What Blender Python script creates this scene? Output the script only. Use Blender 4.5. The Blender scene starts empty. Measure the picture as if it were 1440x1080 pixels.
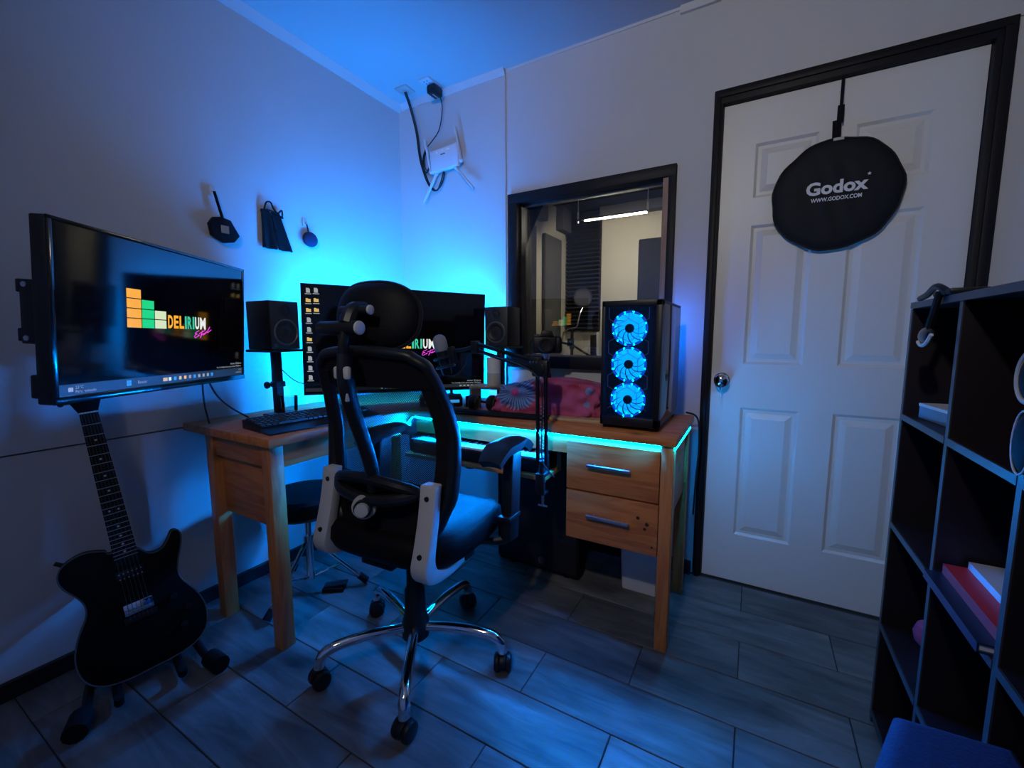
import bpy, bmesh, math, random
from mathutils import Matrix, Vector, Euler

random.seed(7)
PI = math.pi
def rad(a): return math.radians(a)
SC = bpy.context.scene
COL = SC.collection

# ------------------------------------------------------------------ camera
cd = bpy.data.cameras.new('camera')
cam = bpy.data.objects.new('camera', cd); COL.objects.link(cam)
cd.sensor_fit = 'HORIZONTAL'; cd.sensor_width = 36.0
cd.lens = 598.604 / 1440 * 36.0
cd.clip_start = 0.02; cd.clip_end = 50
cam.location = (0, 0, 1.10)
cam.rotation_mode = 'XYZ'
cam.matrix_world = (Matrix.Translation((0, 0, 1.10)) @ Matrix.Rotation(rad(29.507), 4, 'Z')
                    @ Matrix.Rotation(rad(90 - 6.547), 4, 'X') @ Matrix.Rotation(rad(-0.172), 4, 'Z'))
SC.camera = cam

# ------------------------------------------------------------------ world, exposure
W = bpy.data.worlds.new('world'); SC.world = W; W.use_nodes = True
W.node_tree.nodes['Background'].inputs[0].default_value = (0.02, 0.03, 0.05, 1)
W.node_tree.nodes['Background'].inputs[1].default_value = 0.2
vs = SC.view_settings
vs.view_transform = 'Standard'; vs.look = 'None'; vs.gamma = 1.0; vs.use_curve_mapping = False
vs.exposure = 0.0
SC.cycles.use_denoising = True
SC.cycles.max_bounces = 8
SC.cycles.sample_clamp_indirect = 4.0

# strengths of the room's lamps and of one added fill spot (used in their builders below)
BACKLIGHT = 360.0         # blue led strip on the rear of the monitor
DESK_LED = 3600.0           # cyan led strip under the desk edge
CEILING_LAMP = 7.0       # flush ceiling lamp behind the camera
BOOTH_LAMP = 330.0         # linear pendant in the recording booth
FAN_GLOW = 1.5
FAN_LED = 5000.0          # small blue diodes on the fan rings
FILL_SPOT_W = 62.0             # added fill light out of view, aimed at the back wall

# ------------------------------------------------------------------ materials
MATS = {}
def _new(name):
    m = bpy.data.materials.new(name); m.use_nodes = True
    nt = m.node_tree; b = nt.nodes['Principled BSDF']
    MATS[name] = m
    return m, nt, b
def setin(n, k, v):
    if k in n.inputs: n.inputs[k].default_value = v
def c4(c): return (c[0], c[1], c[2], 1.0)

def mat(name, col, rough=0.5, metal=0.0, var=0.12, scale=18.0, bump=0.0, bscale=120.0, spec=0.5, stretch=(1, 1, 1), coat=0.0, rvar=0.0):
    m, nt, b = _new(name)
    N = nt.nodes; L = nt.links
    tc = N.new('ShaderNodeTexCoord'); mp = N.new('ShaderNodeMapping'); mp.inputs['Scale'].default_value = stretch
    L.new(tc.outputs['Object'], mp.inputs['Vector'])
    nz = N.new('ShaderNodeTexNoise'); nz.inputs['Scale'].default_value = scale; nz.inputs['Detail'].default_value = 4
    L.new(mp.outputs['Vector'], nz.inputs['Vector'])
    mx = N.new('ShaderNodeMix'); mx.data_type = 'RGBA'
    mx.inputs[6].default_value = c4([max(0, x * (1 - var)) for x in col]); mx.inputs[7].default_value = c4([min(1, x * (1 + var)) for x in col])
    L.new(nz.outputs['Fac'], mx.inputs[0]); L.new(mx.outputs[2], b.inputs['Base Color'])
    b.inputs['Roughness'].default_value = rough; b.inputs['Metallic'].default_value = metal
    setin(b, 'Specular IOR Level', spec); setin(b, 'Coat Weight', coat)
    if bump > 0:
        n2 = N.new('ShaderNodeTexNoise'); n2.inputs['Scale'].default_value = bscale; n2.inputs['Detail'].default_value = 5
        L.new(mp.outputs['Vector'], n2.inputs['Vector'])
        bp = N.new('ShaderNodeBump'); bp.inputs['Strength'].default_value = bump; bp.inputs['Distance'].default_value = 0.004
        L.new(n2.outputs['Fac'], bp.inputs['Height']); L.new(bp.outputs['Normal'], b.inputs['Normal'])
    return m

def emit(name, col, strength):
    m, nt, b = _new(name)
    b.inputs['Base Color'].default_value = (0.02, 0.02, 0.02, 1)
    b.inputs['Emission Color'].default_value = c4(col); b.inputs['Emission Strength'].default_value = strength
    return m

def wood(name, c1, c2, axis=0, rough=0.45, scale=9.0, knots=True):
    """pine: long grain along one axis, with dark knots"""
    m, nt, b = _new(name)
    N = nt.nodes; L = nt.links
    tc = N.new('ShaderNodeTexCoord')
    oi = N.new('ShaderNodeObjectInfo')
    ad = N.new('ShaderNodeVectorMath'); ad.operation = 'ADD'
    sc = N.new('ShaderNodeVectorMath'); sc.operation = 'SCALE'; sc.inputs[0].default_value = (3.1, 1.7, 2.3)
    L.new(oi.outputs['Random'], sc.inputs['Scale']); L.new(tc.outputs['Object'], ad.inputs[0]); L.new(sc.outputs[0], ad.inputs[1])
    mp = N.new('ShaderNodeMapping')
    s = [8.0, 8.0, 8.0]; s[axis] = 0.9
    mp.inputs['Scale'].default_value = s
    L.new(ad.outputs[0], mp.inputs['Vector'])
    n1 = N.new('ShaderNodeTexNoise'); n1.inputs['Scale'].default_value = scale * 0.35; n1.inputs['Detail'].default_value = 6; n1.inputs['Distortion'].default_value = 0.6
    L.new(mp.outputs['Vector'], n1.inputs['Vector'])
    wv = N.new('ShaderNodeMath'); wv.operation = 'MULTIPLY'; wv.inputs[1].default_value = 22.0
    L.new(n1.outputs['Fac'], wv.inputs[0])
    sn = N.new('ShaderNodeMath'); sn.operation = 'SINE'; L.new(wv.outputs[0], sn.inputs[0])
    rm = N.new('ShaderNodeMapRange'); rm.inputs['From Min'].default_value = -1; rm.inputs['From Max'].default_value = 1
    L.new(sn.outputs[0], rm.inputs['Value'])
    n3 = N.new('ShaderNodeTexNoise'); n3.inputs['Scale'].default_value = 14; n3.inputs['Detail'].default_value = 8
    L.new(mp.outputs['Vector'], n3.inputs['Vector'])
    av = N.new('ShaderNodeMath'); av.operation = 'MULTIPLY_ADD'; av.inputs[1].default_value = 0.55
    hl = N.new('ShaderNodeMath'); hl.operation = 'MULTIPLY'; hl.inputs[1].default_value = 0.5
    L.new(n3.outputs['Fac'], hl.inputs[0]); L.new(rm.outputs['Result'], av.inputs[0]); L.new(hl.outputs[0], av.inputs[2])
    mx = N.new('ShaderNodeMix'); mx.data_type = 'RGBA'
    mx.inputs[6].default_value = c4(c1); mx.inputs[7].default_value = c4(c2)
    L.new(av.outputs[0], mx.inputs[0])
    out = mx.outputs[2]
    if knots:
        mk = N.new('ShaderNodeMapping'); sk = [6.0, 6.0, 6.0]; sk[axis] = 3.6; mk.inputs['Scale'].default_value = sk
        L.new(ad.outputs[0], mk.inputs['Vector'])
        vo = N.new('ShaderNodeTexVoronoi'); vo.inputs['Scale'].default_value = 0.9
        L.new(mk.outputs['Vector'], vo.inputs['Vector'])
        kr = N.new('ShaderNodeMapRange'); kr.inputs['From Min'].default_value = 0.05; kr.inputs['From Max'].default_value = 0.14
        kr.inputs['To Min'].default_value = 0.85; kr.inputs['To Max'].default_value = 0.0
        L.new(vo.outputs['Distance'], kr.inputs['Value'])
        m2 = N.new('ShaderNodeMix'); m2.data_type = 'RGBA'; m2.inputs[7].default_value = c4([x * 0.16 for x in c1])
        L.new(kr.outputs['Result'], m2.inputs[0]); L.new(out, m2.inputs[6]); out = m2.outputs[2]
    L.new(out, b.inputs['Base Color']); b.inputs['Roughness'].default_value = rough
    bp = N.new('ShaderNodeBump'); bp.inputs['Strength'].default_value = 0.12; bp.inputs['Distance'].default_value = 0.002
    L.new(av.outputs[0], bp.inputs['Height']); L.new(bp.outputs['Normal'], b.inputs['Normal'])
    return m

def floor_tile(name):
    m, nt, b = _new(name)
    N = nt.nodes; L = nt.links
    tc = N.new('ShaderNodeTexCoord'); oi = N.new('ShaderNodeObjectInfo')
    sc = N.new('ShaderNodeVectorMath'); sc.operation = 'SCALE'; sc.inputs[0].default_value = (37.0, 19.0, 11.0)
    ad = N.new('ShaderNodeVectorMath'); ad.operation = 'ADD'
    L.new(oi.outputs['Random'], sc.inputs['Scale']); L.new(tc.outputs['Object'], ad.inputs[0]); L.new(sc.outputs[0], ad.inputs[1])
    mp = N.new('ShaderNodeMapping'); mp.inputs['Scale'].default_value = (1.6, 9.0, 1.0)
    L.new(ad.outputs[0], mp.inputs['Vector'])
    n1 = N.new('ShaderNodeTexNoise'); n1.inputs['Scale'].default_value = 1.7; n1.inputs['Detail'].default_value = 8; n1.inputs['Roughness'].default_value = 0.62; n1.inputs['Distortion'].default_value = 0.9
    L.new(mp.outputs['Vector'], n1.inputs['Vector'])
    n2 = N.new('ShaderNodeTexNoise'); n2.inputs['Scale'].default_value = 2.2; n2.inputs['Detail'].default_value = 2
    mp2 = N.new('ShaderNodeMapping'); mp2.inputs['Scale'].default_value = (1.5, 3.0, 1.0)
    L.new(ad.outputs[0], mp2.inputs['Vector']); L.new(mp2.outputs['Vector'], n2.inputs['Vector'])
    cr = N.new('ShaderNodeValToRGB')
    e = cr.color_ramp.elements
    e[0].position = 0.30; e[0].color = (0.022, 0.020, 0.017, 1)
    e[1].position = 0.72; e[1].color = (0.27, 0.27, 0.26, 1)
    k = cr.color_ramp.elements.new(0.50); k.color = (0.125, 0.122, 0.116, 1)
    mm = N.new('ShaderNodeMath'); mm.operation = 'MULTIPLY_ADD'; mm.inputs[1].default_value = 0.55
    h2 = N.new('ShaderNodeMath'); h2.operation = 'MULTIPLY'; h2.inputs[1].default_value = 0.45
    L.new(n2.outputs['Fac'], h2.inputs[0]); L.new(n1.outputs['Fac'], mm.inputs[0]); L.new(h2.outputs[0], mm.inputs[2])
    L.new(mm.outputs[0], cr.inputs['Fac'])
    hv = N.new('ShaderNodeHueSaturation')
    vr = N.new('ShaderNodeMapRange'); vr.inputs['To Min'].default_value = 0.8; vr.inputs['To Max'].default_value = 1.2
    L.new(oi.outputs['Random'], vr.inputs['Value']); L.new(vr.outputs['Result'], hv.inputs['Value'])
    L.new(cr.outputs['Color'], hv.inputs['Color']); L.new(hv.outputs['Color'], b.inputs['Base Color'])
    b.inputs['Roughness'].default_value = 0.48
    bp = N.new('ShaderNodeBump'); bp.inputs['Strength'].default_value = 0.15; bp.inputs['Distance'].default_value = 0.003
    L.new(n1.outputs['Fac'], bp.inputs['Height']); L.new(bp.outputs['Normal'], b.inputs['Normal'])
    return m

def pane(name, tint=(1, 1, 1), ior=1.5, rough=0.0):
    """thin clear glass: mirror reflection by fresnel, straight view through"""
    m, nt, b = _new(name)
    N = nt.nodes; L = nt.links
    N.remove(b)
    out = [n for n in N if n.type == 'OUTPUT_MATERIAL'][0]
    fr = N.new('ShaderNodeFresnel'); fr.inputs['IOR'].default_value = ior
    tr = N.new('ShaderNodeBsdfTransparent'); tr.inputs['Color'].default_value = c4(tint)
    gl = N.new('ShaderNodeBsdfGlossy'); gl.inputs['Roughness'].default_value = rough
    mx = N.new('ShaderNodeMixShader')
    L.new(fr.outputs[0], mx.inputs[0]); L.new(tr.outputs[0], mx.inputs[1]); L.new(gl.outputs[0], mx.inputs[2])
    L.new(mx.outputs[0], out.inputs['Surface'])
    return m

def mesh_fabric(name, col, cell=0.0035, hole=0.36):
    """woven chair mesh: fine diagonal holes"""
    m, nt, b = _new(name)
    N = nt.nodes; L = nt.links
    out = [n for n in N if n.type == 'OUTPUT_MATERIAL'][0]
    b.inputs['Base Color'].default_value = c4(col); b.inputs['Roughness'].default_value = 0.6
    tc = N.new('ShaderNodeTexCoord'); sx = N.new('ShaderNodeSeparateXYZ'); L.new(tc.outputs['Object'], sx.inputs[0])
    def wave(op):
        a = N.new('ShaderNodeMath'); a.operation = op
        L.new(sx.outputs['X'], a.inputs[0]); L.new(sx.outputs['Z'], a.inputs[1])
        k = N.new('ShaderNodeMath'); k.operation = 'MULTIPLY'; k.inputs[1].default_value = 2 * PI / cell / 1.0
        L.new(a.outputs[0], k.inputs[0]); s = N.new('ShaderNodeMath'); s.operation = 'SINE'; L.new(k.outputs[0], s.inputs[0]); return s
    s1 = wave('ADD'); s2 = wave('SUBTRACT')
    ml = N.new('ShaderNodeMath'); ml.operation = 'ADD'; L.new(s1.outputs[0], ml.inputs[0]); L.new(s2.outputs[0], ml.inputs[1])
    gt = N.new('ShaderNodeMath'); gt.operation = 'GREATER_THAN'; gt.inputs[1].default_value = hole; L.new(ml.outputs[0], gt.inputs[0])
    tr = N.new('ShaderNodeBsdfTransparent'); mx = N.new('ShaderNodeMixShader')
    L.new(gt.outputs[0], mx.inputs[0]); L.new(b.outputs[0], mx.inputs[1]); L.new(tr.outputs[0], mx.inputs[2])
    L.new(mx.outputs[0], out.inputs['Surface'])
    return m

def floral_cloth(name):
    """red and magenta printed cloth with one big blue flower at its left end"""
    m, nt, b = _new(name)
    N = nt.nodes; L = nt.links
    tc = N.new('ShaderNodeTexCoord'); P = tc.outputs['Object']
    def math1(op, a, bv=None, c=None):
        n = N.new('ShaderNodeMath'); n.operation = op
        for i, v in enumerate((a, bv, c)):
            if v is None: continue
            if isinstance(v, (int, float)): n.inputs[i].default_value = v
            else: L.new(v, n.inputs[i])
        return n.outputs[0]
    sx = N.new('ShaderNodeSeparateXYZ'); L.new(P, sx.inputs[0])
    nz = N.new('ShaderNodeTexNoise'); nz.inputs['Scale'].default_value = 9; nz.inputs['Detail'].default_value = 3; L.new(P, nz.inputs['Vector'])
    base = N.new('ShaderNodeValToRGB'); e = base.color_ramp.elements
    e[0].position = 0.35; e[0].color = (0.36, 0.02, 0.035, 1); e[1].position = 0.62; e[1].color = (0.46, 0.08, 0.22, 1)
    L.new(nz.outputs['Fac'], base.inputs['Fac'])
    # large flower in x-z around (-0.13, 0.09)
    dx = math1('ADD', sx.outputs['X'], 0.135); dz = math1('MULTIPLY', math1('ADD', sx.outputs['Z'], -0.085), 1.25)
    r = math1('SQRT', math1('ADD', math1('MULTIPLY', dx, dx), math1('MULTIPLY', dz, dz)))
    an = math1('ARCTAN2', dz, dx)
    pet = math1('SINE', math1('ADD', math1('MULTIPLY', an, 30.0), math1('MULTIPLY', nz.outputs['Fac'], 14.0)))
    edge = math1('ADD', math1('MULTIPLY_ADD', pet, 0.008, 0.070), math1('MULTIPLY', nz.outputs['Fac'], 0.04))
    inside = math1('LESS_THAN', r, edge); core = math1('LESS_THAN', r, 0.02)
    stripes = math1('MULTIPLY_ADD', pet, 0.5, 0.5)
    fc = N.new('ShaderNodeMix'); fc.data_type = 'RGBA'; fc.inputs[6].default_value = (0.03, 0.07, 0.30, 1); fc.inputs[7].default_value = (0.20, 0.34, 0.62, 1)
    L.new(stripes, fc.inputs[0])
    fk = N.new('ShaderNodeMix'); fk.data_type = 'RGBA'; fk.inputs[7].default_value = (0.45, 0.05, 0.22, 1); L.new(core, fk.inputs[0]); L.new(fc.outputs[2], fk.inputs[6])
    # scattered small blue leaves on the right part
    vo = N.new('ShaderNodeTexVoronoi'); vo.inputs['Scale'].default_value = 17; L.new(P, vo.inputs['Vector'])
    leaf = math1('MULTIPLY', math1('LESS_THAN', vo.outputs['Distance'], 0.27), math1('GREATER_THAN', math1('ABSOLUTE', math1('ADD', sx.outputs['X'], -0.05)), 0.085))
    lk = N.new('ShaderNodeMix'); lk.data_type = 'RGBA'; lk.inputs[7].default_value = (0.16, 0.25, 0.55, 1); L.new(leaf, lk.inputs[0]); L.new(base.outputs['Color'], lk.inputs[6])
    fin = N.new('ShaderNodeMix'); fin.data_type = 'RGBA'; L.new(inside, fin.inputs[0]); L.new(lk.outputs[2], fin.inputs[6]); L.new(fk.outputs[2], fin.inputs[7])
    L.new(fin.outputs[2], b.inputs['Base Color']); b.inputs['Roughness'].default_value = 0.75
    bp = N.new('ShaderNodeBump'); bp.inputs['Strength'].default_value = 0.3; bp.inputs['Distance'].default_value = 0.004
    n2 = N.new('ShaderNodeTexNoise'); n2.inputs['Scale'].default_value = 25; L.new(P, n2.inputs['Vector'])
    L.new(n2.outputs['Fac'], bp.inputs['Height']); L.new(bp.outputs['Normal'], b.inputs['Normal'])
    return m

M_WALL = mat('wall_paint', (0.60, 0.595, 0.58), 0.75, var=0.05, scale=2.2, bump=0.06, bscale=60)
M_CEIL = mat('ceiling_paint', (0.62, 0.62, 0.62), 0.8, var=0.04, scale=2, bump=0.05, bscale=60)
M_TRIM = mat('trim_paint', (0.66, 0.66, 0.65), 0.55, var=0.05, scale=5)
M_DOOR = mat('door_paint', (0.74, 0.72, 0.67), 0.4, var=0.03, scale=4)
M_BLACKWOOD = mat('black_stained_wood', (0.013, 0.010, 0.010), 0.5, var=0.35, scale=6, bump=0.08, spec=0.2)
M_BASE = mat('black_baseboard', (0.010, 0.010, 0.012), 0.4, var=0.2)
M_BROWNWOOD = wood('brown_reveal_wood', (0.22, 0.10, 0.055), (0.30, 0.15, 0.09), axis=2, knots=False)
M_TILE = floor_tile('wood_look_tile')
M_GROUT = mat('grout', (0.035, 0.035, 0.037), 0.9, var=0.2, scale=40)
M_PINE = wood('pine_along_x', (0.66, 0.235, 0.060), (0.40, 0.105, 0.024), axis=0)
M_PINEY = wood('pine_along_y', (0.66, 0.235, 0.060), (0.40, 0.105, 0.024), axis=1)
M_PINEZ = wood('pine_along_z', (0.66, 0.25, 0.068), (0.42, 0.12, 0.028), axis=2)
M_PALEPINE = wood('pale_pine_board', (0.55, 0.38, 0.22), (0.45, 0.29, 0.16), axis=0, knots=False)
M_BLACK = mat('black_plastic', (0.008, 0.008, 0.009), 0.42, var=0.2, spec=0.35)
M_BLACKMATT = mat('black_matt', (0.007, 0.007, 0.008), 0.75, var=0.25, scale=40, spec=0.2)
M_BLACKGLOSS = mat('black_gloss', (0.006, 0.006, 0.007), 0.16, var=0.1)
M_GUITAR = mat('black_guitar_lacquer', (0.004, 0.004, 0.004), 0.6, var=0.1, spec=0.12)
M_LEATHER = mat('black_leather', (0.005, 0.005, 0.006), 0.55, var=0.25, bump=0.2, bscale=180, spec=0.12)
M_FABRIC = mat('black_fabric', (0.006, 0.006, 0.008), 0.85, var=0.3, scale=60, bump=0.3, bscale=300, spec=0.2)
M_CHROME = mat('chrome', (0.80, 0.80, 0.82), 0.09, 1.0, var=0.03)
M_STEEL = mat('brushed_steel', (0.62, 0.62, 0.63), 0.28, 1.0, var=0.08)
M_GREYPL = mat('grey_plastic', (0.50, 0.485, 0.455), 0.38, 0.0, var=0.05)
M_WHITEPL = mat('white_plastic', (0.72, 0.73, 0.75), 0.38, var=0.04)
M_WHITEINK = mat('white_print', (0.75, 0.76, 0.78), 0.6, var=0.03)
M_CABLE = mat('black_cable', (0.008, 0.008, 0.009), 0.5, var=0.1)
M_GLASS = pane('clear_glass', (0.97, 0.98, 0.98), 2.05)
M_CUP = pane('drinking_glass', (0.90, 0.95, 0.97), 1.6)
M_SMOKE = pane('smoked_glass', (0.55, 0.56, 0.60), 1.5)
M_SCREEN = mat('dark_screen_glass', (0.004, 0.004, 0.005), 0.07, var=0.05, spec=0.6)
M_MESH = mesh_fabric('chair_mesh', (0.008, 0.008, 0.011), cell=0.0060, hole=0.75)
M_CLOTH = floral_cloth('floral_cloth')
M_FRETWOOD = mat('dark_fretboard', (0.009, 0.007, 0.006), 0.6, var=0.3, spec=0.2)

# ------------------------------------------------------------------ mesh helpers
def T(x, y, z): return Matrix.Translation((x, y, z))
def RX(a): return Matrix.Rotation(rad(a), 4, 'X')
def RY(a): return Matrix.Rotation(rad(a), 4, 'Y')
def RZ(a): return Matrix.Rotation(rad(a), 4, 'Z')

class MB:
    """collects shapes; build() links them as one mesh object"""
    def __init__(s): s.bm = bmesh.new()
    def _join(s, b, mtx=None):
        if mtx is not None: bmesh.ops.transform(b, matrix=mtx, verts=b.verts)
        me = bpy.data.meshes.new('tmp'); b.to_mesh(me); b.free(); s.bm.from_mesh(me); bpy.data.meshes.remove(me)
        return s
    def box(s, x0, x1, y0, y1, z0, z1, bev=0.0, seg=2, mtx=None):
        b = bmesh.new(); bmesh.ops.create_cube(b, size=1)
        bmesh.ops.scale(b, vec=(x1 - x0, y1 - y0, z1 - z0), verts=b.verts)
        bmesh.ops.translate(b, vec=((x0 + x1) / 2, (y0 + y1) / 2, (z0 + z1) / 2), verts=b.verts)
        if bev > 0: bmesh.ops.bevel(b, geom=list(b.edges), offset=bev, segments=seg, affect='EDGES', profile=0.5)
        return s._join(b, mtx)
    def cyl(s, p0, p1, r0, r1=None, n=16, bev=0.0, mtx=None):
        p0 = Vector(p0); p1 = Vector(p1); d = p1 - p0; r1 = r0 if r1 is None else r1
        b = bmesh.new(); bmesh.ops.create_cone(b, cap_ends=True, segments=n, radius1=r0, radius2=r1, depth=d.length)
        if bev > 0:
            ed = [e for e in b.edges if abs(e.verts[0].co.z - e.verts[1].co.z) < 1e-6]
            bmesh.ops.bevel(b, geom=ed, offset=bev, segments=2, affect='EDGES', profile=0.5)
        q = Vector((0, 0, 1)).rotation_difference(d.normalized()).to_matrix().to_4x4()
        bmesh.ops.transform(b, matrix=T(*((p0 + p1) / 2)) @ q, verts=b.verts)
        return s._join(b, mtx)
    def tube(s, pts, r, n=8, closed=False, mtx=None, flat=1.0):
        b = bmesh.new(); pts = [Vector(p) for p in pts]; m = len(pts)
        rr = r if isinstance(r, (list, tuple)) else [r] * m
        rings = []; up = None
        for i, p in enumerate(pts):
            if closed: t = pts[(i + 1) % m] - pts[i - 1]
            else: t = (pts[min(i + 1, m - 1)] - pts[max(i - 1, 0)])
            t = t.normalized() if t.length > 1e-9 else Vector((0, 0, 1))
            if up is None:
                up = Vector((0, 0, 1)) if abs(t.z) < 0.9 else Vector((1, 0, 0))
            u = (up - t * up.dot(t)); u = u.normalized() if u.length > 1e-6 else t.orthogonal().normalized()
            v = t.cross(u); up = u
            rings.append([b.verts.new(p + u * rr[i] * flat * math.cos(2 * PI * k / n) + v * rr[i] * math.sin(2 * PI * k / n)) for k in range(n)])
        seq = range(m if closed else m - 1)
        for i in seq:
            A = rings[i]; B = rings[(i + 1) % m]
            for k in range(n): b.faces.new((A[k], A[(k + 1) % n], B[(k + 1) % n], B[k]))
        if not closed:
            b.faces.new(rings[0][::-1]); b.faces.new(rings[-1])
        bmesh.ops.recalc_face_normals(b, faces=b.faces)
        return s._join(b, mtx)
    def lathe(s, prof, n=24, mtx=None):
        b = bmesh.new(); rings = []
        for r, z in prof:
            if r < 1e-6: rings.append([b.verts.new((0, 0, z))])
            else: rings.append([b.verts.new((r * math.cos(2 * PI * k / n), r * math.sin(2 * PI * k / n), z)) for k in range(n)])
        for A, B in zip(rings, rings[1:]):
            for k in range(n):
                a0 = A[k % len(A)]; a1 = A[(k + 1) % len(A)]; b0 = B[k % len(B)]; b1 = B[(k + 1) % len(B)]
                vs_ = []
                for v in (a0, a1, b1, b0):
                    if v not in vs_: vs_.append(v)
                if len(vs_) >= 3: b.faces.new(vs_)
        bmesh.ops.recalc_face_normals(b, faces=b.faces)
        return s._join(b, mtx)
    def prism(s, poly, z0, z1, bev=0.0, seg=2, mtx=None):
        b = bmesh.new(); vs_ = [b.verts.new((x, y, z0)) for x, y in poly]; f = b.faces.new(vs_)
        r = bmesh.ops.extrude_face_region(b, geom=[f]); tv = [v for v in r['geom'] if isinstance(v, bmesh.types.BMVert)]
        bmesh.ops.translate(b, vec=(0, 0, z1 - z0), verts=tv)
        bmesh.ops.recalc_face_normals(b, faces=b.faces)
        if bev > 0:
            ed = [e for e in b.edges if abs(e.verts[0].co.z - e.verts[1].co.z) < 1e-6]
            bmesh.ops.bevel(b, geom=ed, offset=bev, segments=seg, affect='EDGES', profile=0.5)
        return s._join(b, mtx)
    def ball(s, c, rx, ry=None, rz=None, n=20, mtx=None):
        b = bmesh.new(); bmesh.ops.create_uvsphere(b, u_segments=n, v_segments=max(8, n // 2), radius=1)
        bmesh.ops.transform(b, matrix=T(*c) @ Matrix.Diagonal((rx, ry or rx, rz or rx, 1)), verts=b.verts)
        return s._join(b, mtx)
    def grid(s, f, nu, nv, mtx=None, thick=0.0):
        """surface f(u, v), u and v in 0..1; thick closes it into a slab along the normals"""
        b = bmesh.new()
        V = [[b.verts.new(f(i / nu, j / nv)) for j in range(nv + 1)] for i in range(nu + 1)]
        for i in range(nu):
            for j in range(nv): b.faces.new((V[i][j], V[i + 1][j], V[i + 1][j + 1], V[i][j + 1]))
        if thick:
            b.normal_update()
            bmesh.ops.solidify(b, geom=list(b.faces), thickness=thick)
            bmesh.ops.recalc_face_normals(b, faces=b.faces)
        return s._join(b, mtx)
    def raw(s, verts, faces, mtx=None):
        b = bmesh.new(); V = [b.verts.new(v) for v in verts]
        for f in faces: b.faces.new([V[i] for i in f])
        bmesh.ops.recalc_face_normals(b, faces=b.faces)
        return s._join(b, mtx)
    def mesh(s, name, material=None, smooth=True, angle=35):
        me = bpy.data.meshes.new(name); s.bm.to_mesh(me); s.bm.free()
        if smooth and len(me.polygons):
            me.polygons.foreach_set('use_smooth', [True] * len(me.polygons)); me.set_sharp_from_angle(angle=rad(angle))
        if material: me.materials.append(material)
        return me
    def build(s, name, material, parent=None, smooth=True, angle=35, loc=None, rot=None):
        return link(name, s.mesh(name, material, smooth, angle), parent, loc, rot)

def link(name, me, parent=None, loc=None, rot=None):
    o = bpy.data.objects.new(name, me); COL.objects.link(o); o.parent = parent
    if loc: o.location = loc
    if rot: o.rotation_euler = rot
    return o
def tag(o, label=None, cat=None, group=None, kind=None):
    if label: o['label'] = label
    if cat: o['category'] = cat
    if group: o['group'] = group
    if kind: o['kind'] = kind
    return o
def thing(name, label, cat, loc=(0, 0, 0), rot=(0, 0, 0), group=None):
    o = link(name, None, None, loc, rot); o.empty_display_size = 0.05
    return tag(o, label, cat, group)
def struct(o): o['kind'] = 'structure'; return o
def text_mb(body, size, sx=1.0, bold=0.0, align='LEFT', extrude=0.0, shear=0.0):
    """flat lettering as mesh in the x-z plane (faces -y)"""
    cu = bpy.data.curves.new('txt', 'FONT'); cu.body = body; cu.size = size; cu.align_x = align; cu.offset = bold; cu.extrude = extrude; cu.shear = shear
    cu.resolution_u = 3
    ob = bpy.data.objects.new('txt', cu); COL.objects.link(ob)
    dg = bpy.context.evaluated_depsgraph_get(); me = bpy.data.meshes.new_from_object(ob.evaluated_get(dg))
    m = MB(); m.bm.from_mesh(me)
    bmesh.ops.transform(m.bm, matrix=RX(90) @ Matrix.Diagonal((sx, 1, 1, 1)), verts=m.bm.verts)
    bpy.data.objects.remove(ob); bpy.data.curves.remove(cu); bpy.data.meshes.remove(me)
    return m
def spline(pts, k=8, closed=False):
    """catmull-rom through the points"""
    P = [Vector(p) for p in pts]; n = len(P); out = []
    for i in range(n if closed else n - 1):
        p0 = P[i - 1] if (closed or i > 0) else P[0]; p1 = P[i]; p2 = P[(i + 1) % n]; p3 = P[(i + 2) % n] if (closed or i + 2 < n) else P[-1]
        for j in range(k):
            t = j / k
            out.append(0.5 * ((2 * p1) + (p2 - p0) * t + (2 * p0 - 5 * p1 + 4 * p2 - p3) * t * t + (3 * p1 - p0 - 3 * p2 + p3) * t ** 3))
    if not closed: out.append(P[-1])
    return out
# ================================================================== THE ROOM
XL, YB, H = -1.923, 2.041, 2.456
XR, YR = 0.80, -1.60
# floor: grout bed and wood-look tiles, each its own piece
fl = struct(MB().box(XL, XR, YR, YB, -0.06, -0.004).build('floor', M_GROUT, smooth=False))
tile_cache = {}
row = 0
y = 0.863 - 0.194 * 13
k = -13
while y < YB - 0.005:
    y0, y1 = max(y, YR), min(y + 0.194, YB)
    if y1 - y0 > 0.02:
        off = -0.872 if k % 2 == 0 else -0.872 + 0.299
        x = off - 0.585 * 3
        while x < XR:
            x0, x1 = max(x, XL), min(x + 0.585, XR)
            if x1 - x0 > 0.02:
                g = 0.0016
                key = (round(x1 - x0, 4), round(y1 - y0, 4))
                if key not in tile_cache:
                    w_, d_ = key
                    tile_cache[key] = MB().box(-w_ / 2 + g, w_ / 2 - g, -d_ / 2 + g, d_ / 2 - g, -0.01, 0.0, bev=0.0012, seg=1).mesh('plank', M_TILE, smooth=False)
                link('plank', tile_cache[key], fl, ((x0 + x1) / 2, (y0 + y1) / 2, random.uniform(-0.0003, 0.0003)))
            x += 0.585
    y += 0.194; k += 1

struct(MB().box(XL - 0.1, XR + 0.1, YR - 0.1, YB + 0.1, H, H + 0.08).build('ceiling', M_CEIL, smooth=False))
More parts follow.
